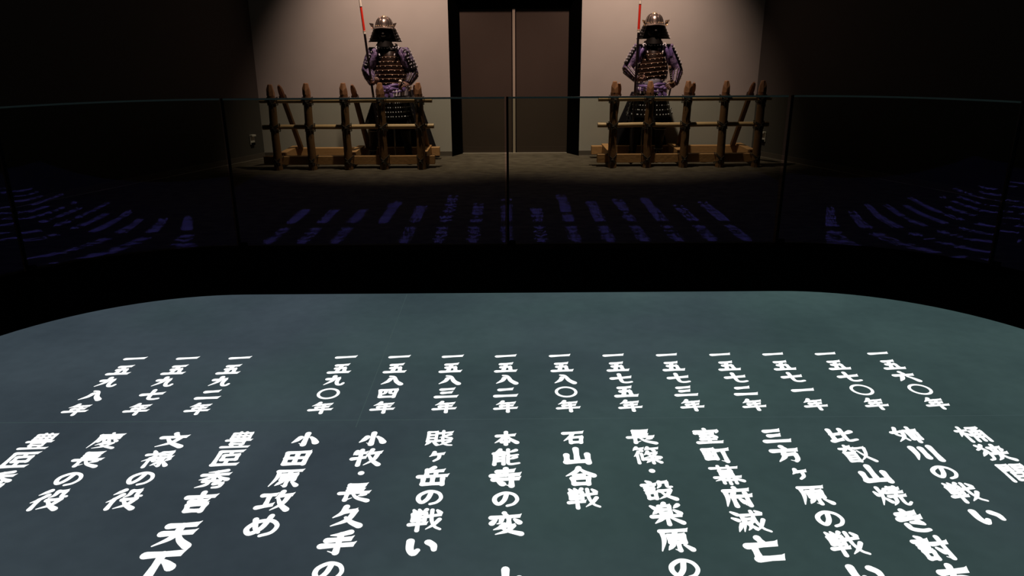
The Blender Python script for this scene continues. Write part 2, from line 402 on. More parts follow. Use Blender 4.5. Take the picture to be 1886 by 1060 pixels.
# ---------------------------------------------------------------- brush lettering on the display floor
G = {
'一': "1 h 5,54 95,44", '二': "1 h 22,28 78,20; h 4,84 96,78", '三': "1 h 24,20 78,12; h 30,52 70,46; h 5,90 95,84",
'五': "1 h 25,18 78,10; v 50,16 36,84; h 28,50 66,45; v 68,46 72,84; h 4,92 96,86",
'八': "1.05 p 42,36 32,62 6,88; n 36,12 56,20 72,62 94,88", '七': "1 h 6,50 94,36; c 44,8 46,62 52,84 72,88 92,82",
'九': "1 h 14,36 64,28; p 42,8 38,50 8,90; c 64,28 62,62 70,86 86,88 94,74",
'四': ".85 v 14,26 20,80; h 14,24 86,16; v 86,18 80,84; c 40,26 38,48 28,58; c 60,24 60,48 74,52; h 20,84 80,80",
'六': "1 v 46,6 54,22; h 5,40 95,32; p 36,50 28,68 8,92; n 60,50 76,66 92,92",
'〇': ".55 O 50,50 42",
'年': ".76 p 36,6 26,22 8,36; h 30,26 88,18; h 28,48 80,42; v 28,48 30,68; h 4,72 96,64; v 58,22 58,98",
'本': ".9 h 12,34 88,26; v 50,4 50,96; p 44,36 30,60 4,84; n 56,36 70,58 96,82; h 34,78 66,75",
'能': ".68 p 30,4 22,16 8,26; h 8,29 44,24; d 34,14 46,28; v 12,42 10,94; h 12,42 42,38; v 42,38 42,92; h 14,58 40,56; h 14,74 40,72; p 86,8 62,22; c 58,4 58,34 66,42 92,36; p 86,50 62,64; c 58,46 58,84 68,92 96,86",
'寺': ".9 h 24,18 76,12; v 50,2 50,36; h 6,40 94,32; h 12,60 92,54; v 68,44 68,92; t 68,94 50,86; d 26,68 40,82",
'の': ".95 c 54,18 44,60 24,84 9,64 14,36 46,14 80,24 93,54 80,82 56,94",
'変': ".75 v 46,2 52,14; h 6,24 94,16; p 40,22 34,46 24,52; v 60,22 60,50; d 20,34 8,50; d 78,32 92,46; p 46,54 34,68 14,78; h 38,64 74,60; p 74,60 56,82 20,98; n 38,70 60,84 96,96",
'石': ".95 h 8,20 92,12; p 48,18 36,46 6,78; v 34,54 36,94; h 34,54 84,48; v 84,48 78,92; h 38,90 78,88",
'山': "1.1 v 50,8 50,80; v 14,46 14,84; h 12,88 88,82; v 88,42 88,92",
'合': ".9 p 50,4 38,26 4,50; n 50,6 66,26 96,48; h 34,48 68,44; v 24,64 28,94; h 24,64 78,60; v 78,60 74,94; h 28,93 74,91",
'戦': ".62 d 8,4 15,16; d 25,2 30,14; p 48,2 38,16; v 8,24 10,54; h 8,24 48,21; v 48,21 46,54; h 12,39 44,37; h 10,54 46,52; h 2,72 54,66; v 28,24 28,98; h 54,34 96,26; c 66,4 68,50 80,80 97,92; p 92,48 76,72 54,92; d 82,6 92,18",
'長': ".72 v 28,8 28,50; h 28,10 80,6; h 28,25 76,21; h 28,40 76,36; h 4,56 96,49; v 28,56 26,92; t 26,92 46,80; p 84,60 64,70; n 44,56 62,80 96,95",
'篠': ".55 p 20,2 6,22; h 16,12 44,8; d 30,12 36,24; p 60,2 48,20; h 58,12 96,8; d 72,12 80,24; p 24,28 16,44 4,58; v 16,46 16,98; v 32,42 32,78; p 56,28 50,40 40,50; h 52,40 88,36; p 84,38 68,56 40,66; n 52,44 70,56 96,64; h 42,76 94,71; v 66,64 66,99; p 60,78 42,96; n 72,78 92,94",
'・': "1 O 50,50 1", 
'設': ".68 d 18,4 28,12; h 2,26 46,20; h 10,40 38,37; h 10,52 38,49; v 12,66 14,94; h 12,66 38,63; v 38,63 36,94; h 14,93 36,91; p 60,8 58,28 48,42; h 60,12 84,8; c 84,8 84,34 97,34; h 52,56 88,51; p 88,51 74,76 46,96; n 56,60 72,80 98,97",
'楽': ".68 p 52,0 42,12; v 34,15 36,48; h 34,15 66,12; v 66,12 64,48; h 36,31 64,30; h 36,48 64,46; d 8,14 22,28; p 24,38 8,52; p 95,8 78,24; d 78,34 94,48; h 4,64 96,58; v 50,50 50,99; p 42,66 8,94; n 58,66 93,92",
'原': ".7 h 14,12 94,7; p 18,12 18,50 4,94; p 58,14 48,26; v 34,31 36,60; h 34,31 80,27; v 80,27 78,60; h 36,45 78,43; h 36,60 78,58; v 57,62 57,92; t 57,95 44,88; p 40,70 24,90; n 74,70 93,89",
'室': ".74 v 48,2 50,12; v 10,20 8,32; h 10,20 92,14; p 92,14 86,30; h 24,36 76,31; p 44,36 34,50; h 26,54 70,49; d 66,42 78,56; h 22,72 78,68; v 50,56 50,90; h 6,93 94,88",
'町': ".8 v 8,20 10,76; h 8,20 44,16; v 44,17 44,76; v 26,20 26,74; h 10,47 44,45; h 10,76 44,74; h 52,26 98,18; v 76,22 76,92; t 76,94 58,86",
'幕': ".56 h 4,14 96,9; v 32,1 32,24; v 66,1 66,24; v 30,29 30,52; h 30,29 70,27; v 70,27 70,52; h 32,41 68,39; h 32,53 70,51; h 6,66 94,61; p 44,55 28,72 4,84; n 58,60 74,72 96,84; v 30,80 30,96; h 30,80 70,78; v 70,78 70,96; v 50,68 50,100",
'府': ".78 v 50,2 54,12; h 14,20 94,13; p 16,20 16,56 4,95; p 42,28 26,54; v 34,48 34,95; h 44,48 96,42; v 78,30 78,92; t 78,95 64,88; d 54,60 64,76",
'滅': ".6 d 4,6 20,18; d 0,34 16,44; p 22,60 4,94; h 30,22 96,15; p 32,24 30,60 20,94; h 38,39 58,37; d 38,50 44,62; p 60,46 54,58; p 50,54 44,76 34,88; n 46,64 60,82; c 66,2 68,50 80,80 98,94; p 92,42 76,72 60,90; d 80,2 92,12",
'亡': "1.1 v 46,4 54,24; h 6,38 94,28; v 24,38 26,84; h 22,90 94,84",
'方': "1 v 46,4 54,18; h 5,32 95,24; p 42,30 38,64 10,94; h 40,54 80,49; c 80,49 78,78 68,93; t 70,94 52,86",
'ヶ': ".8 p 40,22 34,40 22,52; h 38,38 80,32; c 62,38 60,64 42,82",
'比': ".95 v 16,10 16,86; h 16,46 46,40; h 6,93 46,80; p 94,24 62,44; c 60,6 60,76 68,90 96,82",
'叡': ".55 v 28,1 28,16; h 28,9 46,6; h 4,22 54,17; p 22,26 8,40; d 36,24 48,36; h 10,46 50,43; v 12,52 12,97; h 12,53 46,51; v 46,51 46,97; h 14,67 44,66; h 14,81 44,80; h 14,96 44,95; h 56,20 92,14; p 92,16 80,60 50,94; n 60,34 76,66 98,95",
'焼': ".62 d 4,30 10,46; p 38,24 28,42; p 22,8 22,50 4,94; d 24,60 38,80; h 44,17 92,12; v 58,6 58,34; v 80,4 80,32; h 40,35 96,30; v 69,8 69,48; h 42,54 97,48; p 58,54 54,78 38,96; c 76,52 76,84 84,93 97,82",
'き': ".95 h 20,24 78,14; h 14,46 86,34; c 42,4 60,36 78,66; c 74,62 58,60 44,60; c 26,70 32,88 60,95 82,91",
'討': ".74 d 18,4 28,12; h 2,26 46,20; h 10,40 38,37; h 10,52 38,49; v 12,66 14,94; h 12,66 38,63; v 38,63 36,94; h 14,93 36,91; h 50,36 98,28; v 80,6 80,92; t 80,94 64,86; d 56,52 68,68",
'ち': "1 h 10,30 88,20; v 46,4 38,44 24,66; c 24,66 54,48 84,56 86,78 62,92 34,95",
'姉': ".72 c 26,4 14,44 30,62 42,86; p 42,28 34,64 4,94; h 2,36 48,28; v 74,2 74,16; h 52,26 98,20; v 60,40 60,80; h 60,40 92,36; v 92,36 90,78; v 75,26 75,98",
'川': "1.15 p 18,14 18,56 6,92; v 50,18 50,80; v 86,8 86,96",
'い': "1.35 c 14,20 16,60 28,84 40,66; c 70,26 86,42 90,64",
'桶': ".62 h 2,30 44,24; v 22,4 22,98; p 20,32 2,66; d 26,42 40,58; h 52,10 90,6; p 90,6 74,20; d 60,13 78,25; v 52,32 48,95; h 52,32 92,29; v 92,29 92,94; v 72,32 72,92; h 52,50 92,48; h 52,68 92,66",
'狭': ".68 c 32,4 20,22 4,34; c 12,8 32,40 30,84 14,94; p 28,44 2,72; h 48,23 92,18; d 52,32 58,45; p 90,30 80,45; h 42,57 98,51; v 70,4 68,54; p 68,56 60,80 42,96; n 70,56 80,80 98,94",
'間': ".6 v 10,10 10,97; h 10,10 42,8; v 42,8 42,38; h 12,24 42,22; h 12,38 42,36; v 58,8 58,38; h 58,8 92,6; v 92,6 92,95; h 58,22 92,21; h 58,37 92,36; v 34,52 34,90; h 34,52 68,51; v 68,51 68,90; h 34,71 68,70; h 34,90 68,90",
'賤': ".56 v 8,10 8,72; h 8,10 38,8; v 38,8 38,72; h 10,30 38,29; h 10,50 38,49; h 8,70 38,69; p 16,76 2,95; d 30,76 44,93; h 48,18 96,11; c 62,2 64,34 78,46 94,48; p 90,26 50,46; h 46,68 97,59; c 62,50 66,80 80,94 97,96; p 90,72 50,97",
'岳': ".8 p 50,2 38,12 24,16; v 28,16 28,48; h 30,26 82,20; v 58,24 58,48; h 4,54 96,47; v 50,58 50,90; v 20,66 20,92; h 20,94 82,90; v 82,62 82,95",
'小': "1.1 v 50,8 50,90; t 50,92 32,80; p 28,38 18,58 4,76; n 68,36 82,52 94,74",
'牧': ".78 p 12,14 2,36; h 12,28 46,22; h 2,60 48,50; v 28,6 28,97; p 64,4 58,24 48,38; h 60,26 98,20; p 88,24 78,64 48,96; n 56,38 74,70 98,94",
'久': ".95 p 40,4 32,34 8,56; h 38,28 72,23; p 72,24 56,66 10,95; n 48,56 70,78 97,94",
'手': ".95 p 78,4 50,14 22,18; h 16,40 86,32; h 3,64 97,56; v 52,14 52,90; t 52,94 28,84",
'田': ".9 v 12,18 16,90; h 12,18 88,11; v 88,12 84,90; v 50,16 50,86; h 14,53 86,49; h 16,90 84,87",
'攻': ".82 h 4,24 46,19; v 26,24 26,74; h 2,84 48,70; p 64,4 58,24 48,38; h 60,26 98,20; p 88,24 78,64 48,96; n 56,38 74,70 98,94",
'め': ".9 c 20,22 32,62 46,80; c 64,6 50,60 22,86 7,64 30,34 70,28 94,50 86,80 56,95",
'豊': ".54 v 18,9 18,42; h 18,9 82,5; v 82,5 82,42; h 18,26 82,23; h 18,42 82,40; v 40,1 40,40; v 61,1 61,40; h 6,56 94,52; v 28,62 28,80; h 28,63 72,61; v 72,61 72,80; h 28,79 72,78; d 30,84 36,92; p 70,82 62,92; h 2,99 98,95",
'臣': ".76 v 14,10 14,92; h 14,10 92,5; v 54,10 54,30; h 34,34 82,29; v 34,34 34,62; v 82,29 82,60; h 34,62 82,59; v 54,62 54,88; h 12,94 96,89",
'秀': ".7 p 80,3 50,10 20,14; h 6,30 94,23; v 50,10 50,52; p 46,30 30,46 4,56; n 54,30 72,44 96,53; h 22,64 74,59; p 40,62 36,82 6,97; p 74,60 64,72; h 62,77 88,74; c 88,74 84,92 64,97",
'吉': ".9 h 6,28 94,20; v 50,2 50,44; h 24,48 76,43; v 24,65 28,94; h 24,65 78,60; v 78,60 74,94; h 28,93 74,91",
'天': "1 h 14,17 90,9; h 8,48 92,40; p 50,14 42,60 4,95; n 52,46 68,72 96,95",
'下': "1.15 h 4,20 96,11; v 48,16 46,94; n 60,40 72,48 88,62",
'文': ".95 v 46,2 54,18; h 6,32 94,24; p 74,30 54,66 6,95; n 26,34 52,68 96,95",
'禄': ".64 d 20,2 28,14; h 4,26 42,20; p 42,21 26,46 2,64; v 24,46 24,98; d 30,48 44,62; h 54,12 88,7; v 88,8 86,40; h 54,27 86,24; h 46,45 98,39; v 72,42 72,92; t 72,96 58,88; p 62,56 48,66; p 64,70 44,90; p 94,52 82,64; n 78,66 97,90",
'役': ".76 p 32,4 6,28; p 36,28 20,50 2,66; v 20,50 20,98; p 58,8 56,28 44,42; h 58,10 82,6; c 82,6 82,34 97,34; h 48,54 88,48; p 88,48 74,76 40,97; n 52,58 72,80 98,97",
'慶': ".52 v 50,0 53,8; h 12,14 94,9; p 14,12 14,50 2,96; h 26,25 88,22; v 42,14 42,36; v 66,14 66,36; v 26,25 26,36; h 26,37 88,35; v 88,22 88,35; d 28,46 22,56; c 38,44 44,56 66,57; d 54,42 58,50; d 76,44 88,54; p 52,60 24,80; h 46,70 82,66; p 82,66 62,86 22,99; n 40,76 64,88 96,98",
}
PROF = {'h': (1.42, 1.10, 1.22), 'v': (1.28, 1.06, 1.30), 'p': (1.32, 1.12, .28), 'n': (.72, 1.15, 1.5), 'd': (.85, 1.3, 1.5), 'c': (1.2, 1.08, .8), 't': (.45, .32, .18)}
W0 = 15.4
def spline(P, per=7):
    if len(P) == 2: return [P[0].lerp(P[1], i/8) for i in range(9)]
    out = []
    for i in range(len(P)-1):
        p0 = P[i-1] if i else P[0]*2-P[1]; p1, p2 = P[i], P[i+1]; p3 = P[i+2] if i+2 < len(P) else P[-1]*2-P[-2]
        for k in range(per):
            t = k/per
            out.append(.5*((2*p1)+(-p0+p2)*t+(2*p0-5*p1+4*p2-p3)*t*t+(-p0+3*p1-3*p2+p3)*t**3))
    return out+[P[-1]]
def glyph_mesh(ch):
    s = G[ch].split(' ', 1); wm = float(s[0])**.85*1.10; mb = MB(); zz = 0
    for st in s[1].split(';'):
        tk = st.split(); k = tk[0]
        zz += .00004
        if k == 'O':
            cx, cy = map(float, tk[1].split(',')); r = float(tk[2])
            if r > 5:
                N = 40; ro, ri = r+3, r-9
                vs = [(cx+rr*math.cos(2*PI*i/N), cy+rr*math.sin(2*PI*i/N)*.98, zz*1e3) for rr in (ro, ri) for i in range(N)]
                mb.add(vs, [(i, (i+1) % N, N+(i+1) % N, N+i) for i in range(N)])
            else:
                N = 24; mb.add([(cx+11*math.cos(2*PI*i/N), cy+11*math.sin(2*PI*i/N), 0) for i in range(N)], [tuple(range(N))])
            continue
        P = [Vector(tuple(map(float, q.split(',')))) for q in tk[1:]]
        C = spline(P); N = len(C); pr = PROF[k]; L = []; R_ = []
        cum = [0]
        for i in range(1, N): cum.append(cum[-1]+(C[i]-C[i-1]).length)
        wd = []
        for i in range(N):
            t = cum[i]/cum[-1]; w_ = (pr[0]*(1-2*t)+pr[1]*2*t) if t < .5 else (pr[1]*(2-2*t)+pr[2]*(2*t-1))
            wd.append(w_*(W0*wm if k != 't' else W0)/2)
        t0 = (C[1]-C[0]).normalized(); t1 = (C[-1]-C[-2]).normalized()
        poly_l = []; poly_r = []
        for i in range(N):
            t = (C[min(i+1, N-1)]-C[max(i-1, 0)]).normalized(); nn = Vector((-t.y, t.x)) * wd[i]
            poly_l.append(C[i]+nn); poly_r.append(C[i]-nn)
        # start cap (round) / end cap: brush wedge for h, round otherwise
        cs = [C[0]+(-t0*math.cos(a)+Vector((-t0.y, t0.x))*math.sin(a))*wd[0] for a in (1.05, .5, 0, -.5, -1.05)]
        if k == 'h':
            ce = [C[-1]-Vector((-t1.y, t1.x))*wd[-1]*1.35+t1*wd[-1]*.95, C[-1]+t1*wd[-1]*.35, C[-1]+t1*wd[-1]*.1+Vector((-t1.y, t1.x))*wd[-1]*.8]
        else:
            ce = [C[-1]+(t1*math.cos(a)+Vector((-t1.y, t1.x))*math.sin(a))*wd[-1] for a in (-1.05, -.5, 0, .5, 1.05)]
        vs = poly_l+poly_r; n0 = len(vs); vs += cs; n1 = len(vs); vs += ce
        fs = [(i, i+1, N+i+1, N+i) for i in range(N-1)]
        fs.append((0, *range(n0, n1), N)[::-1]); fs.append((2*N-1, *range(n1, len(vs)), N-1)[::-1])
        mb.add([(p.x, p.y, zz*1e3) for p in vs], fs)
    me = bpy.data.meshes.new('character')
    sz = .158
    me.from_pydata([((x-50)/100*sz*.82, -(y-50)/100*sz*.93, z/1e3+.001) for x, y, z in mb.v], [], mb.f)
    me.materials.append(M['glyph']); me.update()
    return me
GM = {}
YR = [4.152, 3.991, 3.830, 3.669, 3.508]
def adv(text):
    """row centres of a battle title: small characters take less room"""
    y = 3.187; out = []
    for i, ch in enumerate(text):
        if i:
            a = .167
            if ch == '・': a = .131
            elif text[i-1] == '・': a = .147
            elif ch == 'の' or text[i-1] == 'の': a = .157
            elif text[i-1] == 'ヶ' or ch == 'ヶ': a = .163
            y -= a
        out.append(y)
    return out
COLS = [(2.219, '一五六〇年', '桶狭間の戦い'), (1.903, '一五七〇年', '姉川の戦い'), (1.587, '一五七一年', '比叡山焼き討ち'), (1.268, '一五七二年', '三方ヶ原の戦い'),
        (.947, '一五七三年', '室町幕府滅亡'), (.626, '一五七五年', '長篠・設楽原の戦い'), (.304, '一五八〇年', '石山合戦'), (-.020, '一五八二年', '本能寺の変 山'),
        (-.338, '一五八三年', '賤ヶ岳の戦い'), (-.658, '一五八四年', '小牧・長久手の戦い'), (-.978, '一五九〇年', '小田原攻め'), (-1.294, '', '豊臣秀吉|天下'),
        (-1.614, '一五九二年', '文禄の役'), (-1.928, '一五九七年', '慶長の役'), (-2.243, '一五九八年', '豊臣秀吉')]
KS = {'本': (.86, .86), '石': (.84, .82), 'の': (.86, .78), 'い': (.95, .80), '〇': (1.12, 1.08), '長': (1.02, .92), '小': (.95, .88), '田': (.98, .9), '比': (1, .88), '三': (1, .92), '年': (1, .92),
      '寺': (1.06, 1.02), '岳': (1.04, .98), 'ヶ': (.85, .85), '川': (.98, .9), '文': (1, .9), '臣': (1, .92), '久': (.98, .95)}
def put(ch, x, y, par, k=1):
    if ch not in GM: GM[ch] = glyph_mesh(ch)
    o = bpy.data.objects.new('character', GM[ch]); col.objects.link(o); o.parent = par; o.location = (x, y, 0); kx, ky = KS.get(ch, (1, .97)); o.scale = (k*kx, k*ky, 1)
for x, yr, ti in COLS:
    if yr:
        e = empty('year_inscription', (x, 0, PITZ), scr); e['label'] = 'white brush lettering of the year ' + yr
        for ch, y in zip(yr, YR): put(ch, 0, y, e, .93)
    e = empty('title_inscription', (x, 0, PITZ), scr); e['label'] = 'white brush lettering reading ' + ti.replace('|', '').replace(' ', '')
    if '|' in ti:
        for ch, y in zip('豊臣秀吉天下', (3.187, 3.023, 2.852, 2.681, 2.467, 2.296)): put(ch, 0, y, e, 1.0 if ch not in '天下' else 1.1)
    elif ' ' in ti:
        for ch, y in zip('本能寺の変', (3.182, 3.012, 2.843, 2.688, 2.520)): put(ch, 0, y, e)
        put('山', 0, 2.19, e)
    else:
        for ch, y in zip(ti, adv(ti)):
            if y > 1.7: put(ch, 0, y, e)

# ---------------------------------------------------------------- palisades
def lashing(r1, r2, dy, name, parent, loc, seed, tails=True):
    """rope wound crosswise round an upright (radius r1) and a rail (radius r2) dy behind it; loc = crossing on the upright's axis"""
    rd = random.Random(seed); mb = MB(); cx, cy, cz = loc
    A, B, C_ = r1+.007, (r1+dy+r2)/2+.006, r2+.008
    for sgn in (-1, 1):
        for k in (-.7, .7):
            pts = []
            for i in range(18):
                a = 2*PI*i/18; xx = A*math.cos(a); yy = -B*math.sin(a)
                # front pass climbs across the post
                zz = sgn*C_*math.cos(a)*1.0+k*.011
                pts.append((cx+xx, cy+(dy+r2-r1)/2+yy*1.0, cz+zz+rd.uniform(-.002, .002)))
            mb.loop(pts, .0048, 5)
    mb.ball((cx+rd.uniform(-.01, .01), cy-r1-.012, cz-.006), (.017, .012, .014), 7, 4)
    if tails:
        for s_ in (-1, 1):
            L = rd.uniform(.05, .11); mb.tube([(cx, cy-r1-.012, cz-.006), (cx+s_*.02, cy-r1-.016, cz-.03), (cx+s_*rd.uniform(.01, .035), cy-r1-.012, cz-.03-L)], [.005, .005, .003], 5)
    return mb.build(name, M['rope'], parent, smooth=True)
def make_post(x, y, h, parent, seed, r=.048, o0=(0, 0)):
    rd = random.Random(seed); mb = MB(); n_ = 10; zs = [0, .15, .35, .55, .72, h-.125]
    pts = [(x+rd.uniform(-.004, .004), y+rd.uniform(-.004, .004), z) for z in zs]
    mb.tube(pts, [r*1.08, r*1.03, r*.99, r, r*.97, r*.94], n_, cap=True)
    p = mb.build('post', M['post'], parent, smooth=True)
    # hewn tip: five flat cuts rising to a blunt end
    mb = MB(); k = 6; a0 = rd.uniform(-.15, .15)+PI/6; px, py, _ = pts[-1]; vs = []
    for z, rr in ((h-.125, r*.99), (h-.070, r*.92), (h-.004, r*.55), (h, r*.42)):
        for i in range(k): vs.append((px+rr*math.cos(a0+2*PI*i/k), py+rr*math.sin(a0+2*PI*i/k), z+(.018*((i % 2)*2-1) if rr > r*.8 and rr < r*.97 else 0)))
    fs = [(j*k+i, j*k+(i+1) % k, (j+1)*k+(i+1) % k, (j+1)*k+i) for j in range(3) for i in range(k)]+[tuple(3*k+i for i in range(k)), tuple(range(k))[::-1]]
    mb.add(vs, fs); mb.build('hewn_tip', M['postend_lit'], p)
def palisade(ox, y, posts, rail_x, beam_x, rear_x, braces, lab, seed, side):
    """posts: world x; everything in world coordinates shifted to the root"""
    root = tag(empty('palisade', (ox, y, 0)), lab, 'palisade', 'timber palisades in front of the armour')
    L = lambda x, yy, z: (x-ox, yy-y, z)
    for i, px in enumerate(posts): make_post(px-ox, 0, .985-(.012 if i == 0 and side < 0 else 0), root, seed+i)
    for z, (a, b) in zip((.785, .487), rail_x):
        mb = MB(); rd = random.Random(seed*3+int(z*10)); N = 9
        mb.tube([L(a+(b-a)*i/(N-1), y+.072+rd.uniform(-.002, .002), z+rd.uniform(-.003, .003)) for i in range(N)], [.0275+rd.uniform(-.0015, .0015) for _ in range(N)], 12)
        mb.build('rail', M['rail'], root, smooth=True)
    a, b = beam_x; mb = MB(); mb.box(L((a+b)/2, y+.098, .097), (b-a, .09, .100)); mb.build('front_beam', M['beam'], root, bevel=.004)
    a, b = rear_x; mb = MB(); mb.box(L((a+b)/2, y+.745, .100), (b-a, .09, .105)); mb.build('rear_beam', M['beam'], root, bevel=.004)
    for i, j in enumerate((0, 2, 4)):
        x = posts[j]+(.0, -.0, 0)[i]; mb = MB(); mb.box(L(x+.008, y+.468, .122), (.085, .645, .104)); mb.build('cross_beam', M['beam'], root, bevel=.004)
    for (tx, bx) in braces:
        mb = MB(); t = V(*L(tx, y+.135, .955)); bt = V(*L(bx, y+.70, .165)); d = (t-bt).normalized()
        mb.tube([bt, bt.lerp(t, .5), t-d*.09, t-d*.035, t], [.036, .034, .034, .026, .012], 8); mb.build('brace', M['brace'], root, smooth=False)
        mb = MB(); q = t-d*.20
        for k in range(4): 
            c = q+d*(k*.012); u = d.cross(V(0, 1, 0)).normalized(); v_ = d.cross(u)
            mb.loop([c+(u*math.cos(2*PI*i/12)+v_*math.sin(2*PI*i/12))*.040 for i in range(12)], .005, 5)
        mb.build('brace_lashing', M['rope'], root, smooth=True)
    k = 0
    for px in posts:
        for z, r2, dy in ((.785, .0275, .070), (.487, .0275, .070), (.10, .045, .098)):
            k += 1; lashing(.049, r2, dy, 'rope_lashing', root, (px-ox, 0, z), seed*31+k)
    return root
palisade(-1.87, 8.86, [-2.702, -2.297, -1.873, -1.456, -1.020], [(-2.865, -.875), (-2.86, -.864)], (-2.885, -.868), (-2.72, -.866),
         [(-2.645, -2.61), (-1.80, -1.76), (-1.075, -1.02)], 'left palisade of pointed brown posts and tan rails with black lashings', 11, -1)
palisade(2.06, 8.885, [1.225, 1.634, 2.067, 2.500, 2.922], [(1.050, 3.058), (1.050, 3.054)], (1.058, 2.94), (1.058, 2.90),
         [(1.295, 1.30), (2.165, 2.16), (2.862, 2.84)], 'right palisade of pointed brown posts and tan rails with black lashings', 77, 1)

# ---------------------------------------------------------------- suits of armour
def hand(parent, wrist, palm_dir, finger_dir, nrm, thumb_side, curl, name='gloved_hand'):
    """palm slab and five tapering bent fingers in one mesh; nrm = direction the fingers curl towards"""
    W, D, F, Nn = Vector(wrist), Vector(palm_dir).normalized(), Vector(finger_dir).normalized(), Vector(nrm).normalized()
    S_ = D.cross(Nn).normalized()*thumb_side; Nn = (Nn-D*Nn.dot(D)).normalized(); mb = MB()
    mb.tube([W-D*.015, W+D*.02, W+D*.055, W+D*.085], [.026, .034, .040, .036], 10, flat=.48, ref=S_)
    for k, (off, ln) in enumerate(((.027, .070), (.010, .080), (-.008, .074), (-.025, .058))):
        p = W+D*.078+S_*off; c = curl; pts = [p-D*.02, p]; d = D.copy(); a = 0
        for seg in (.42, .32, .26):
            a += c; d = D*math.cos(a)+Nn*math.sin(a); pts.append(pts[-1]+d*ln*seg)
        mb.tube(pts, [.010, .0105, .0095, .0085, .0062], 7)
    p = W+D*.02+S_*.030; t1 = (S_*.75+D*.6+Nn*.35).normalized(); t2 = (D*.75+Nn*.8+S_*.1).normalized()
    mb.tube([W+D*.01+S_*.012, p, p+t1*.032, p+t1*.032+t2*.034], [.013, .013, .0105, .007], 7)
    return mb.build(name, M['glove'], parent, smooth=True)

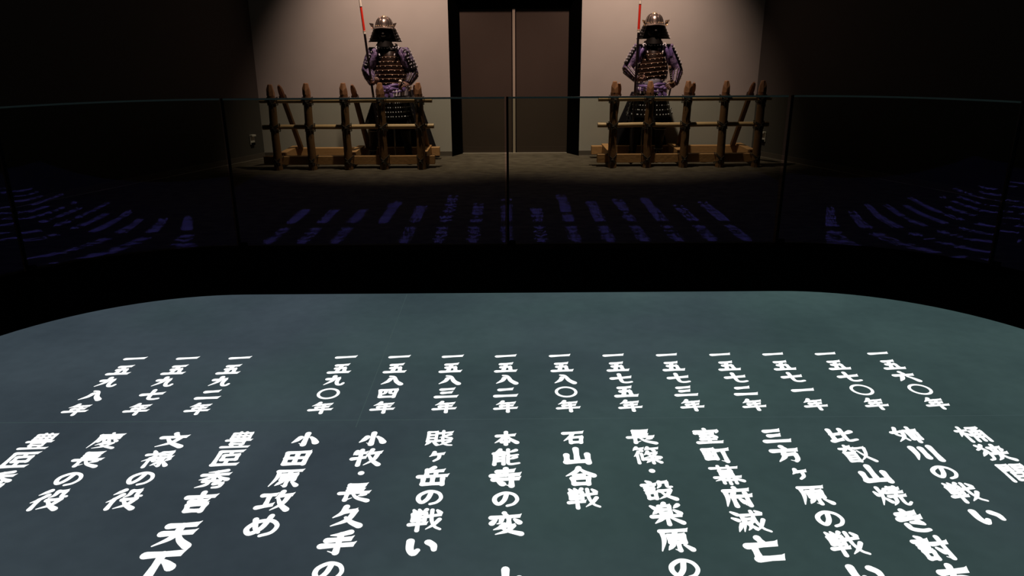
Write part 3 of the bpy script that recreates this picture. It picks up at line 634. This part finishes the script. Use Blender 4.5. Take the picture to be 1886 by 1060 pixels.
def ring(z, a, b, a0, a1, n_=17, cy=0.0, tilt=0, cx=0, dz=None):
    """arc of an ellipse; angle 0 = towards the viewer (-Y)"""
    out = []
    for i in range(n_):
        q = math.radians(a0+(a1-a0)*i/(n_-1)); x = a*math.sin(q); y = -b*math.cos(q)
        out.append((cx+x, cy+y, z+tilt*x+(dz(q) if dz else 0)))
    return out
def armour(loc, P, lab, scale=1.0):
    root = tag(empty('samurai_armour', loc), lab, 'suit of armour', 'suits of armour behind the palisades'); root.scale = (scale,)*3
    lean = P.get('lean', 0); bx = P['bx']     # torso centre offset
    # ---- body under the armour, one continuous skinned figure
    J = {'pel': (bx, .02, .86), 'sp': (bx, .02, 1.02), 'ch': (bx, .02, 1.24), 'nk': (bx*.5, .01, 1.385), 'hd0': (0, -.005, 1.45), 'hd1': (0, -.01, 1.54), 'hd2': (0, .0, 1.62)}
    R_ = {'pel': (.145, .11), 'sp': (.13, .10), 'ch': (.145, .10), 'nk': (.055, .055), 'hd0': (.06, .065), 'hd1': (.078, .09), 'hd2': (.07, .085)}
    E_ = [('pel', 'sp'), ('sp', 'ch'), ('ch', 'nk'), ('nk', 'hd0'), ('hd0', 'hd1'), ('hd1', 'hd2')]
    for s_, A in ((-1, P['armL']), (1, P['armR'])):
        k = 'L' if s_ < 0 else 'R'; sh, el, wr = A
        for nm, p, r in (('sh', sh, .058), ('el', el, .044), ('wr', wr, .028)): J[nm+k] = p; R_[nm+k] = (r, r)
        E_ += [('ch', 'sh'+k), ('sh'+k, 'el'+k), ('el'+k, 'wr'+k)]
        hp, kn, an, toe = P['leg'+k]
        for nm, p, r in (('hp', hp, .085), ('kn', kn, .062), ('an', an, .040), ('to', toe, .034)): J[nm+k] = p; R_[nm+k] = (r, r)
        E_ += [('pel', 'hp'+k), ('hp'+k, 'kn'+k), ('kn'+k, 'an'+k), ('an'+k, 'to'+k)]
    names = list(J); me = bpy.data.meshes.new('body'); me.from_pydata([J[n_] for n_ in names], [(names.index(a), names.index(b)) for a, b in E_], [])
    ob = bpy.data.objects.new('body', me); col.objects.link(ob); ob.parent = root; me.materials.append(M['cloth'])
    sk = ob.modifiers.new('skin', 'SKIN'); sk.use_smooth_shade = True
    for i, n_ in enumerate(names):
        me.skin_vertices[0].data[i].radius = R_[n_]; me.skin_vertices[0].data[i].use_root = (n_ == 'pel')
    q = ob.modifiers.new('sub', 'SUBSURF'); q.levels = q.render_levels = 2
    # ---- helmet
    hx, hz = 0, 1.578
    mb = MB(); prof = [(0, .113), (.022, .104), (.052, .096), (.082, .083), (.104, .063), (.118, .038), (.123, .014)]; n_ = 32; vs = []
    for z, r in prof:
        for i in range(n_):
            a = 2*PI*i/n_; rr = r*(1+.012*math.cos(8*a)); vs.append((hx+rr*math.sin(a), -rr*1.08*math.cos(a)+.005, hz+z))
    fs = [(j*n_+i, j*n_+(i+1) % n_, (j+1)*n_+(i+1) % n_, (j+1)*n_+i) for j in range(len(prof)-1) for i in range(n_)]+[tuple((len(prof)-1)*n_+i for i in range(n_))]
    mb.add(vs, fs); helm = mb.build('helmet', M['steel'], root, smooth=True)
    for i in range(8):
        a = 2*PI*(i+.5)/8; mb = MB(); mb.tube([(hx+(r+.002)*math.sin(a), -(r+.002)*1.08*math.cos(a)+.005, hz+z+.002) for z, r in prof[:-1]], .0042, 6); mb.build('rib', M['steel'], helm, smooth=True)
    mb = MB()
    for i in range(24):
        a = 2*PI*i/24; z, r = prof[1]; mb.ball((hx+r*1.01*math.sin(a), -r*1.09*math.cos(a)+.005, hz+z), .0048, 6, 4)
    mb.build('rivet_row', M['brass'], helm, smooth=True)['kind'] = 'stuff'
    mb = MB(); mb.tube([(hx, .005, hz+.114), (hx, .005, hz+.124), (hx, .005, hz+.131), (hx, .005, hz+.135)], [.034, .031, .022, .008], 12); mb.build('finial', M['brass'], helm, smooth=True)
    # visor: short brim over the brow
    mb = MB(); rows = []
    for t in (0, .5, 1): rows.append(ring(hz+.012-.022*t, .112+.006*t, .122+.036*t, -78, 78, 19, .005, dz=lambda q: .006*math.cos(q*2)))
    mb.shell(rows, .004); mb.build('visor', M['steel'], helm, smooth=True)
    for s_ in (-1, 1): # turned-back side flaps
        mb = MB(); vs = []
        for j in range(7):
            a = -PI/2+PI*j/6
            for rr in (.0, .030): vs.append((s_*(.108+.006+.020*(rr > 0)+.024*max(0, math.sin(a+.3))*(rr > 0)), -.065-(.030 if rr else 0), hz+.018+.034*math.sin(a)*(1 if rr else .8)))
        o0 = len(vs); vs += [(x, y+.006, z) for x, y, z in vs]
        fs = [(2*j, 2*j+1, 2*j+3, 2*j+2) for j in range(6)]+[(o0+2*j+2, o0+2*j+3, o0+2*j+1, o0+2*j) for j in range(6)]
        fs += [(2*j, 2*j+2, o0+2*j+2, o0+2*j) for j in range(6)]+[(2*j+3, 2*j+1, o0+2*j+1, o0+2*j+3) for j in range(6)]
        mb.add(vs, fs); mb.build('side_flap', M['brass'] if P['flap'] else M['steel'], helm, smooth=True)
        if P['flap']: mb = MB(); mb.tube([(s_*.112, -.06, hz+.010), (s_*.128, -.085, hz+.022), (s_*.134, -.090, hz+.040)], [.008, .013, .007], 8, flat=.5); mb.build('side_horn', M['steel'], helm, smooth=True)
    # neck guard: five flaring lames, open at the face
    ng = empty('neck_guard', (0, 0, 0), root)
    for j in range(5):
        t0, t1 = j/5, (j+1)/5+.03; r0, r1 = .118+.066*t0, .124+.072*t1; z0, z1 = hz+.004-.158*t0, hz+.004-.158*t1
        mb = MB(); mb.shell([ring(z0, r0, r0, 50, 310, 25, .015), ring((z0+z1)/2, (r0+r1)/2, (r0+r1)/2, 50, 310, 25, .015), ring(z1, r1, r1, 50, 310, 25, .015)], .004)
        mb.build('lame', M['dull'], ng, smooth=True)
        mb = MB()
        for q in (62, 84, 276, 298):
            a = math.radians(q); mb.ball((r1*1.01*math.sin(a), -r1*1.01*math.cos(a)+.015, (z0+z1)/2), (.003, .003, .0055), 5, 3)
        mb.build('lacing', M['lace'], ng)['kind'] = 'stuff'
    # face mask: cheeks, nose, open grin, chin
    mb = MB(); rows = []
    for z, a, b in ((1.565, .078, .092), (1.535, .082, .098), (1.505, .078, .104), (1.475, .066, .106), (1.452, .05, .098)):
        rows.append(ring(z, a, b, -95, 95, 19, -.005))
    mb.shell(rows, .004); fm = mb.build('face_mask', M['mask'], root, smooth=True)
    mb = MB(); mb.tube([(0, -.100, 1.562), (0, -.118, 1.535), (0, -.132, 1.515), (0, -.108, 1.506)], [.008, .012, .017, .010], 8); mb.build('nose', M['mask'], fm, smooth=True)
    for s_ in (-1, 1):
        mb = MB(); mb.ball((s_*.034, -.094, 1.556), (.017, .006, .006), 10, 5); mb.build('eye_slot', M['black'], fm, smooth=True)
        mb = MB(); mb.ball((s_*.088, -.02, 1.53), (.010, .02, .032), 8, 6); mb.build('ear_guard', M['mask'], fm, smooth=True)
        mb = MB(); mb.tube([(s_*.006, -.120, 1.503), (s_*.028, -.116, 1.498), (s_*.046, -.100, 1.486)], [.006, .006, .002], 6); mb.build('moustache', M['cloth'], fm, smooth=True)
    mb = MB(); mb.tube([(-.022, -.106, 1.490), (-.012, -.113, 1.484), (.0, -.115, 1.485), (.012, -.113, 1.487), (.022, -.106, 1.490)], .0065 if P['teeth'] else .003, 6)
    mb.build('teeth', M['teeth'] if P['teeth'] else M['mask'], fm, smooth=True)
    # throat guard: three curved lames under the chin
    tg = empty('throat_guard', (0, 0, 0), root)
    for j in range(3):
        z = 1.455-.028*j; r = .070+.016*j
        mb = MB(); mb.shell([ring(z, r, r+.03, -75, 75, 13, -.0), ring(z-.030, r+.010, r+.042, -75, 75, 13, -.0)], .004); mb.build('lame', M['dull'], tg, smooth=True)
    # collar with white lacing
    tl = P['tilt']
    mb = MB(); cc = (bx*.8)
    mb.shell([ring(1.372, .105, .095, -140, 140, 25, .01, cx=cc, dz=lambda q: .018*(1-math.cos(q))), ring(1.335, .125, .115, -140, 140, 25, .01, cx=cc, dz=lambda q: .018*(1-math.cos(q)))], .008)
    cl = mb.build('collar', M['lacq'], root, smooth=True)
    mb = MB()
    for q in (-70, -52, -34, -17, 0, 17, 34, 52, 70):
        a = math.radians(q); mb.ball((cc+.119*math.sin(a), .01-.112*math.cos(a), 1.352+.018*(1-math.cos(a))), (.008, .006, .006), 6, 4)
    mb.build('lacing', M['lace'], cl)['kind'] = 'stuff'
    for s_ in (-1, 1):
        mb = MB()
        for i in range(7):
            a = 2*PI*i/6; mb.ball((cc+s_*.118+(.014*math.cos(a) if i < 6 else 0), -.085, 1.355+(.014*math.sin(a) if i < 6 else 0)), (.010, .008, .010), 6, 4)
        mb.build('lacing_knot', M['lace'], cl, smooth=True)
        mb = MB(); mb.tube([(cc+s_*.115, -.085, 1.36), (cc+s_*.105, -.118, 1.31), (cc+s_*.095, -.132, 1.27)], [.02, .022, .018], 8, flat=.4); mb.build('shoulder_strap', M['lacq'], cl, smooth=True)
        mb = MB(); mb.tube([(cc+s_*.092, -.146, 1.292), (cc+s_*.086, -.150, 1.272)], .0075, 6); mb.build('strap_toggle', M['lace'], cl, smooth=True)
    # ---- cuirass: shell, seven horizontal plates with gilt rims and rivets
    cu = empty('cuirass', (0, 0, 0), root)
    zt = [1.315, 1.262, 1.212, 1.163, 1.113, 1.063, 1.015, .965]; at = [.102, .116, .134, .166, .182, .190, .190, .182]; bt_ = [.125, .152, .166, .172, .174, .172, .166, .158]
    for j in range(7):
        z0, z1 = zt[j], zt[j+1]-.004; a0, a1, b0, b1 = at[j], at[j+1]+.003, bt_[j], bt_[j+1]+.003
        full = j >= 3; lim = 178 if full else (52 if j == 0 else 58+j*4)
        cx = bx; dzf = lambda q: -.010*(1-math.cos(q))*P['bow']
        N_ = 33 if full else 19
        mb = MB(); mb.shell([ring(z0+.004, a0*.985, b0*.985, -lim, lim, N_, .02, tl, cx, dzf), ring(z0, a0, b0, -lim, lim, N_, .02, tl, cx, dzf), ring((z0+z1)/2, (a0+a1)/2+.003, (b0+b1)/2+.004, -lim, lim, N_, .02, tl, cx, dzf), ring(z1, a1, b1, -lim, lim, N_, .02, tl, cx, dzf)], .006)
        pl = mb.build('plate', M['plate'], cu, smooth=True)
        lm = min(lim, 84)
        mb = MB(); mb.tube(ring(z1+.001, a1+.0035, b1+.0035, -lm, lm, 21, .02, tl, cx, dzf), .0015, 5); mb.build('gilt_rim', M['gold'], cu, smooth=True)
        mb = MB()
        for q in ((-46, -22, 0, 22, 46) if j % 2 else (-56, -34, -12, 12, 34, 56)):
            a = math.radians(q); A_, B_ = a1+.005, b1+.005; x = A_*math.sin(a); mb.ball((cx+x, .02-B_*math.cos(a), z1-.007+tl*x+dzf(a)), (.0062, .0045, .0048), 6, 4)
        mb.build('rivet_row', M['rivet'], cu, smooth=True)['kind'] = 'stuff'
    # back of the cuirass above the armholes
    mb = MB(); mb.shell([ring(1.33, .11, .10, 120, 240, 15, .03, cx=bx), ring(1.16, .15, .155, 100, 260, 15, .02, cx=bx)], .006); mb.build('back_plate', M['plate'], cu, smooth=True)
    # ---- sash and knots
    if P['obi']:
        mb = MB(); mb.shell([ring(.985, .160, .165, -178, 178, 33, .02, tl*1.6, bx), ring(.955, .166, .172, -178, 178, 33, .02, tl*1.6, bx), ring(.925, .162, .168, -178, 178, 33, .02, tl*1.6, bx)], .008)
        mb.build('belt', M['obi'], root, smooth=True, label='grey-blue cloth belt')
    zs = P['sash_z']
    sa = empty('sash', (0, 0, 0), root)
    rd = random.Random(P['seed'])
    for k in range(3):
        mb = MB(); N_ = 30
        mb.tube([(bx+(.165+.004*k)*math.sin(q), .02-(.178+.006*k)*math.cos(q), zs-.030*k+.010*math.sin(3*q+k*2)+tl*.1*math.sin(q)+rd.uniform(-.003, .003)) for q in [-PI*.95+1.9*PI*i/(N_-1) for i in range(N_)]],
                [.018+.006*math.sin(i*1.3+k) for i in range(N_)], 8); mb.build('roll', M['purple'], sa, smooth=True)
    mb = MB()
    for i in range(5): mb.ball((bx+P['knot']+.022*math.cos(i*1.3), -.205+.008*math.sin(i*2), zs-.035+.020*math.sin(i*1.3)), (.026, .020, .022), 10, 6)
    mb.build('knot', M['purple'], sa, smooth=True)
    for s_ in (-1, 1):
        mb = MB(); mb.tube([(bx+P['knot'], -.205, zs-.04), (bx+P['knot']+s_*.03, -.215, zs-.10), (bx+P['knot']+s_*.038, -.222, zs-.17)], [.014, .022, .018], 8, flat=.35, ref=(1, 0, 0)); mb.build('tie_end', M['purple'], sa, smooth=True)
    # ---- hanging cords and tassets
    for k, (q0, ww) in enumerate(P['tassets']):
        ts = empty('tasset', (0, 0, 0), root)
        a = math.radians(q0); flare = P['flare']
        for j in range(5):
            z1_, z0_ = .815-.052*j, .815-.052*(j+1)-.008
            r1_, r0_ = .185+flare*(j/5), .190+flare*((j+1)/5)
            hw = math.radians(ww)*(1+.06*j)
            def arc(z, r): return [(bx+r*math.sin(a+hw*(-1+2*i/8)), .02-r*1.02*math.cos(a+hw*(-1+2*i/8)), z) for i in range(9)]
            mb = MB(); vs = arc(z1_, r1_)+arc(z0_, r0_)+arc(z1_, r1_-.005)+arc(z0_, r0_-.005)
            fs = [f for i in range(8) for f in ((i, i+1, 10+i, 9+i), (19+i, 18+i, 27+i, 28+i), (9+i, 10+i, 28+i, 27+i), (i+1, i, 18+i, 19+i))]+[(0, 9, 27, 18), (8, 26, 35, 17)]
            mb.add(vs, fs); mb.build('lame', M['lacq'], ts, smooth=False)
        mb = MB()
        for j in range(5):
            for i in range(5):
                f = -1+2*(i+.5)/5; hw = math.radians(ww)*(1+.06*j); r = .194+flare*((j+.55)/5); q = a+hw*f
                mb.ball((bx+r*math.sin(q), .02-r*1.02*math.cos(q), .815-.052*(j+.55)), (.0068, .005, .0078), 6, 3)
        mb.build('lacing', M['lace'], ts)['kind'] = 'stuff'
        mb = MB()
        for i in range(3):
            for d_ in (-.006, .006):
                q = a+math.radians(ww)*(-.66+.66*i); r = .182
                mb.tube([(bx+r*math.sin(q)+d_, .02-(r+.008)*math.cos(q), .885), (bx+r*math.sin(q)+d_, .02-(r+.012)*math.cos(q), .855), (bx+r*math.sin(q)+d_, .02-(r+.014)*math.cos(q), .812)], [.0062, .0072, .0062], 5)
        mb.build('hanging_cords', M['lace'], ts)['kind'] = 'stuff'
    # ---- thigh guards: cloth aprons with small plates
    for k in ('L', 'R'):
        s_ = -1 if k == 'L' else 1; hp, kn, an, toe = [Vector(p) for p in P['leg'+k]]
        mb = MB(); rows = []
        for t in (0, .25, .5, .75, 1):
            c = hp.lerp(kn, .15+t*.95); w_ = .11+.03*t; rows.append([(c.x+w_*math.sin(q), c.y-.10*math.cos(q)-.01, c.z) for q in [-1.4+2.8*i/12 for i in range(13)]])
        mb.shell(rows, .008); tgd = mb.build('thigh_guard', M['cloth'], root, smooth=True)
        mb = MB()
        for t in (.45, .58, .71, .84, .97):
            for i in range(6):
                c = hp.lerp(kn, .15+t*.95); q = -1.0+2.0*i/5; w_ = .115+.03*t; mb.box((c.x+w_*math.sin(q), c.y-.104*math.cos(q)-.01, c.z), (.020, .006, .024), Matrix.Rotation(q, 3, 'Z'))
        mb.build('small_plates', M['lacq'], tgd)['kind'] = 'stuff'
        # baggy trouser gathered under the knee
        mb = MB(); mb.tube([hp.lerp(kn, .3), hp.lerp(kn, .7), kn+V(0, .01, .0), kn.lerp(an, .22)], [.10, .115, .112, .062], 14); mb.build('trouser_leg', M['cloth'], root, smooth=True)
        # shin guard with splints
        sg = empty('shin_guard', (0, 0, 0), root)
        for i in range(7):
            q = -1.2+2.4*i/6; rr = .062
            pts = [kn.lerp(an, t)+V(rr*(1.05-.42*t)*math.sin(q), -rr*(1.05-.42*t)*math.cos(q), 0) for t in (.08, .35, .65, .95)]
            mb = MB(); mb.tube(pts, [.011, .012, .010, .008], 6, flat=.35, ref=(math.cos(q), math.sin(q), 0)); mb.build('splint', M['lacq'], sg, smooth=True)
        for t in (.2, .85):
            c = kn.lerp(an, t); r = .066-.026*t; mb = MB(); mb.loop([c+V(r*1.12*math.cos(2*PI*i/16), r*1.12*math.sin(2*PI*i/16), 0) for i in range(16)], .005, 5); mb.build('shin_cord', M['straw'] if P['strawk'] == k else M['rope'], sg, smooth=True)
        # sandal: sole, toe cap and crossed straps
        d = (toe-an); d.z = 0; d.normalize(); R3 = Matrix.Rotation(math.atan2(d.y, d.x)+PI/2, 3, 'Z')
        mb = MB(); cft = V((an.x+toe.x)/2, (an.y+toe.y)/2, .008)
        vs = []
        for z in (-.008, .008):
            for i in range(16):
                q = 2*PI*i/16; vs.append(cft+R3 @ V(.048*math.cos(q)*(1-.15*math.sin(q)), -.135*math.sin(q), z))
        mb.add(vs, [(i, (i+1) % 16, 16+(i+1) % 16, 16+i) for i in range(16)]+[tuple(range(16))[::-1], tuple(range(16, 32))]); sn = mb.build('sandal', M['straw'] if P['strawk'] == k else M['rope'], root, smooth=False)
        mb = MB()
        for i in range(7):
            t = i/6; c = an.lerp(toe, t); c.z = max(c.z, .03)
            mb.loop([c+R3 @ V(.040*math.cos(2*PI*j/12), rd.uniform(-.012, .012), .034*math.sin(2*PI*j/12)) for j in range(12)], .004, 4)
        for i in range(4):
            mb.tube([an+R3 @ V(rd.uniform(-.045, .045), -.03, .05), an+R3 @ V(rd.uniform(-.06, .06), -.06, .0), an+R3 @ V(rd.uniform(-.05, .05), -.08, -.03)], .004, 4)
        mb.build('strap', M['straw'] if P['strawk'] == k else M['rope'], sn, smooth=True)
    # ---- arms: brocade sleeve, guards, hanging shoulder guard, hand
    for k, s_ in (('L', -1), ('R', 1)):
        sh, el, wr = [Vector(p) for p in P['arm'+k]]
        mb = MB(); ins = V(-s_*.06, -.0, .01)
        mb.tube([sh+ins, sh+V(0, 0, .012), sh.lerp(el, .3), sh.lerp(el, .6), el+V(0, 0, .005), el.lerp(wr, .35), el.lerp(wr, .75), wr], [r_*(1.14 if k == 'L' and not P['obi'] else 1) for r_ in (.050, .066, .074, .072, .066, .060, .047, .036)], 14)
        sl = mb.build('sleeve', M[P['sleeve']], root, smooth=True)
        mb = MB() # puckered purple cloth spilling at the armhole
        mb.tube([sh+V(-s_*.070, -.030, .035), sh+V(-s_*.050, -.062, .0), sh+V(-s_*.022, -.072, -.045), sh+V(-s_*.018, -.060, -.10), sh+V(-s_*.006, -.045, -.15)], [.018, .032, .025, .030, .016], 10, flat=.7)
        mb.tube([sh+V(-s_*.020, -.050, .030), sh+V(s_*.008, -.068, -.015), sh+V(s_*.020, -.062, -.075)], [.018, .030, .020], 10, flat=.7)
        mb.build('sleeve_gather', M['purple' if P['obi'] else 'brocade'], sl, smooth=True)
        # forearm guard
        ax = (wr-el).normalized(); u = V(0, -1, 0); u = (u-ax*u.dot(ax)).normalized(); v_ = ax.cross(u); ag = empty('arm_guard', (0, 0, 0), root)
        for i in range(8):
            q = -1.9+3.8*i/7
            pts = [el.lerp(wr, t)+(u*math.cos(q)+v_*math.sin(q))*(.068-.026*t) for t in (.02, .35, .7, .98)]
            mb = MB(); mb.tube(pts, [.009, .010, .009, .007], 6, flat=.4, ref=(v_*math.cos(q)-u*math.sin(q))); mb.build('splint', M['lacq'] if i % 2 else M['plate'], ag, smooth=True)
        mb = MB(); mb.ball(el+V(s_*.012, -.012, 0), (.052, .050, .050), 12, 8); mb.build('elbow_plate', M['plate'], ag, smooth=True)
        mb = MB()
        for t in (.15, .5, .9):
            for i in range(5):
                q = -1.3+2.6*i/4; mb.ball(el.lerp(wr, t)+(u*math.cos(q)+v_*math.sin(q))*(.078-.026*t), .0042, 5, 3)
        mb.build('stud_row', M['brass'], ag)['kind'] = 'stuff'
        # shoulder guard: six lames down the outside of the upper arm
        up_ = (el-sh).normalized(); out = V(s_*.85, -.35 if P['sode_front'] else .05, .25); out = (out-up_*out.dot(up_)).normalized(); wv = up_.cross(out)
        so = empty('shoulder_guard', (0, 0, 0), root); L_ = (el-sh).length
        for j in range(6):
            mb = MB(); rows = []
            for t in (j/6, (j+1)/6+.03):
                c = sh+up_*(L_*(-.10+.88*t))+out*(.058+.012*t+.006*(t*6-j)); rows.append([tuple(c+wv*(.085*math.sin(q))-out*(.045*(1-math.cos(q)))) for q in [-1.15+2.3*i/8 for i in range(9)]])
            vs = rows[0]+rows[1]; vs += [tuple(Vector(p)-out*.005) for p in vs]
            fs = [f for i in range(8) for f in ((i, i+1, 10+i, 9+i), (19+i, 18+i, 27+i, 28+i), (9+i, 10+i, 28+i, 27+i), (i+1, i, 18+i, 19+i))]+[(0, 9, 27, 18), (8, 26, 35, 17)]
            mb.add(vs, fs); mb.build('lame', M['lacq'], so)
        mb = MB()
        for j in range(6):
            for i in range(8):
                if (i+j) % 2 and i not in (0, 7): continue
                q = -1.15+2.3*(i+.5)/8; t = (j+.5)/6; c = sh+up_*(L_*(-.10+.88*t))+out*(.066+.012*t)
                mb.box(c+wv*(.086*math.sin(q))-out*(.045*(1-math.cos(q))), (.007, .007, .013), Matrix.Rotation(.25*s_, 3, 'Y'))
        mb.build('lacing', M['lace'], so)['kind'] = 'stuff'
        hd = P['hand'+k]; hand(root, wr, hd[0], hd[0], hd[1], hd[2], hd[3])
    # ---- black rippled shell behind the figure, widening towards the floor
    x0b, x1b, x0t, x1t, zt_ = P['back_shell']; mb = MB(); rows = []
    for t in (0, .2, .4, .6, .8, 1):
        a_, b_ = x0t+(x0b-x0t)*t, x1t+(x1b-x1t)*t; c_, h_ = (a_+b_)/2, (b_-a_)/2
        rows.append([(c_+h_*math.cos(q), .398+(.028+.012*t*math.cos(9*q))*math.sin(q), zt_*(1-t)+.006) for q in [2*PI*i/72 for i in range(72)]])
    mb.shell(rows, .004, closed=True); dr = mb.build('black_back_shell', M['cloth'], smooth=True); dr.location = loc
    tag(dr, 'black rippled shape reaching the floor behind the %s suit of armour' % P['side'], 'cloth', 'black shapes behind the armour')
    # ---- stand: slim upright on a foot plate, visible between the legs
    sx = P['stand']; st = empty('stand', (0, 0, 0), root)
    mb = MB(); mb.tube([(sx, -.02, .012), (sx, -.02, .90)], .0085, 8); mb.build('pole', M['chrome'], st, smooth=True)
    mb = MB(); mb.box((sx, -.0, .006), (.26, .22, .012)); mb.build('foot_plate', M['black'], st, bevel=.003)
    return root

def spear(pb, pt, lab, band0, band1, wl):
    """pb foot point, pt direction point; band0..band1 = heights of the red band"""
    pb, pt = Vector(pb), Vector(pt); d = (pt-pb).normalized(); at = lambda z: pb+d*((z-pb.z)/d.z)
    root = tag(empty('spear', tuple(pb)), lab, 'spear', 'spears held by the armour'); o = pb
    def seg(name, z0, z1, r0, r1, m_, n_=10, par=root):
        mb = MB(); mb.tube([at(z0)-o, at(z1)-o], [r0, r1], n_); return mb.build(name, m_, par, smooth=True)
    seg('shaft', pb.z, band0-.035, .0145, .0135, M['shaft'])
    seg('gilt_collar', band0-.035, band0, .0165, .0165, M['white'])
    seg('gold_ring', band0-.010, band0-.004, .0175, .0175, M['gold'])
    seg('red_band', band0, band1, .0145, .014, M['red'])
    seg('black_ring', band1, band1+.006, .015, .015, M['shaft'])
    seg('white_band', band1+.006, band1+wl, .014, .013, M['white'])
    seg('socket', band1+wl, band1+.14, .012, .010, M['chrome'])
    c = at(band1+.14)-o; mb = MB(); u = V(1, 0, 0); vs = []
    for z, w_ in ((0, .008), (.03, .017), (.10, .015), (.20, .010), (.26, .001)):
        for a, b in ((w_, 0), (0, .005), (-w_, 0), (0, -.005)): vs.append(c+d*z+V(a, b*(w_/.017+.1), 0))
    mb.add(vs, [(4*j+i, 4*j+(i+1) % 4, 4*j+4+(i+1) % 4, 4*j+4+i) for j in range(4) for i in range(4)]+[(3, 2, 1, 0), (16, 17, 18, 19)]); mb.build('blade', M['blade'], root)
    return root
def sword(p0, p1, p2, lab, tip_mat):
    """p0 pommel, p1 guard, p2 scabbard end"""
    p0, p1, p2 = Vector(p0), Vector(p1), Vector(p2); root = tag(empty('sword', tuple(p1)), lab, 'sword', 'swords at the armour belts'); o = p1; d = (p1-p0).normalized()
    mb = MB(); mb.tube([p0-o, (p0+p1)/2-o, p1-o], [.0135, .0125, .0145], 8); hl = mb.build('hilt', M['shaft'], root, smooth=True)
    mb = MB()
    for i in range(6): c = p0.lerp(p1, (i+.7)/7)-o; mb.ball(c+V(0, -.011, 0), (.007, .004, .007), 4, 3)
    mb.build('hilt_wrap', M['lace'], hl)['kind'] = 'stuff'
    mb = MB(); mb.tube([p0-o-d*.016, p0-o-d*.006, p0-o+d*.010], [.011, .0165, .0160], 10); mb.build('pommel', tip_mat, root, smooth=True)
    mb = MB(); mb.tube([p1-o-d*.003, p1-o+d*.004], [.036, .036], 14); mb.build('guard', M['brass'], root, smooth=True)
    q = p1.lerp(p2, .5)-o+V(0, 0, -.02); mb = MB(); mb.tube([p1-o+d*.005, p1.lerp(p2, .25)-o+V(0, 0, -.012), q, p2-o], [.0165, .0165, .0155, .0135], 10, flat=.6); mb.build('scabbard', M['lacq'], root, smooth=True)
    mb = MB(); d2 = (p2-p1).normalized(); mb.tube([p2-o-d2*.02, p2-o+d2*.008], [.0155, .014], 10, flat=.6); mb.build('scabbard_cap', M['gold'], root, smooth=True)
    return root

LX, LY = -1.44, 9.33
PL = dict(side='left', back_shell=(-.14, .56, -.12, .30, .84), sleeve='darkbrocade', bx=.045, tilt=0, bow=1, flap=False, teeth=True, obi=False, sash_z=.925, knot=.0, seed=3, flare=.055, strawk='L', sode_front=True, stand=.055,
     armL=((-.145, .0, 1.295), (-.222, -.02, 1.09), (-.150, -.185, .965)), armR=((.220, .0, 1.300), (.312, .0, 1.055), (.262, -.15, .955)),
     legL=((-.055, .02, .84), (-.165, -.04, .47), (-.235, .02, .10), (-.265, -.09, .035)), legR=((.125, .02, .84), (.185, -.04, .47), (.215, .02, .10), (.235, -.10, .035)),
     tassets=((-88, 17), (-50, 17), (-13, 16), (25, 17), (62, 17), (100, 17)),
     handL=((.55, -.45, .1), (.5, -.4, .5), 1, .85), handR=((-.55, -.45, -.1), (-.3, .2, -.6), -1, .7))
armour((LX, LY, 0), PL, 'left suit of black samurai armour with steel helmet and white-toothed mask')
RX, RY_ = 1.725, 9.35
PR = dict(side='right', back_shell=(-.50, .34, -.17, .16, .80), sleeve='brocade', bx=.0, tilt=.10, bow=.6, flap=True, teeth=False, obi=True, sash_z=.905, knot=.10, seed=9, flare=.085, strawk='R', sode_front=False, stand=-.085,
     armL=((-.175, .0, 1.305), (-.290, -.02, 1.085), (-.200, -.17, .975)), armR=((.185, .0, 1.305), (.300, .0, 1.06), (.245, -.15, .925)),
     legL=((-.09, .02, .84), (-.165, -.04, .47), (-.185, .02, .10), (-.215, -.09, .035)), legR=((.09, .02, .84), (.125, -.06, .47), (.125, .00, .10), (.130, -.115, .035)),
     tassets=((-98, 17), (-60, 18), (-22, 18), (26, 18), (62, 17), (98, 17)),
     handL=((.62, -.35, -.02), (.45, -.1, .35), 1, 1.1), handR=((-.5, -.5, -.15), (-.4, .3, -.3), -1, .65))
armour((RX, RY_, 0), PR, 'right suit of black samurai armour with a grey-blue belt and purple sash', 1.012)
spear((-1.518, 9.12, 0), (-1.640, 9.12, 1.543), 'spear with red and white bands held by the left suit of armour', 1.545, 1.80, .095)
spear((1.487, 9.13, 0), (1.508, 9.13, 1.55), 'spear with red and white bands held by the right suit of armour', 1.545, 1.812, .045)
sword((LX+.185, LY-.22, .985), (LX+.285, LY-.17, .895), (LX+.30, LY+.26, .60), 'black sword at the belt of the left suit of armour, pale pommel', M['white'])
sword((RX+.165, RY_-.23, 1.125), (RX+.205, RY_-.20, .955), (RX+.24, RY_+.28, .52), 'black sword upright at the belt of the right suit of armour', M['gold'])
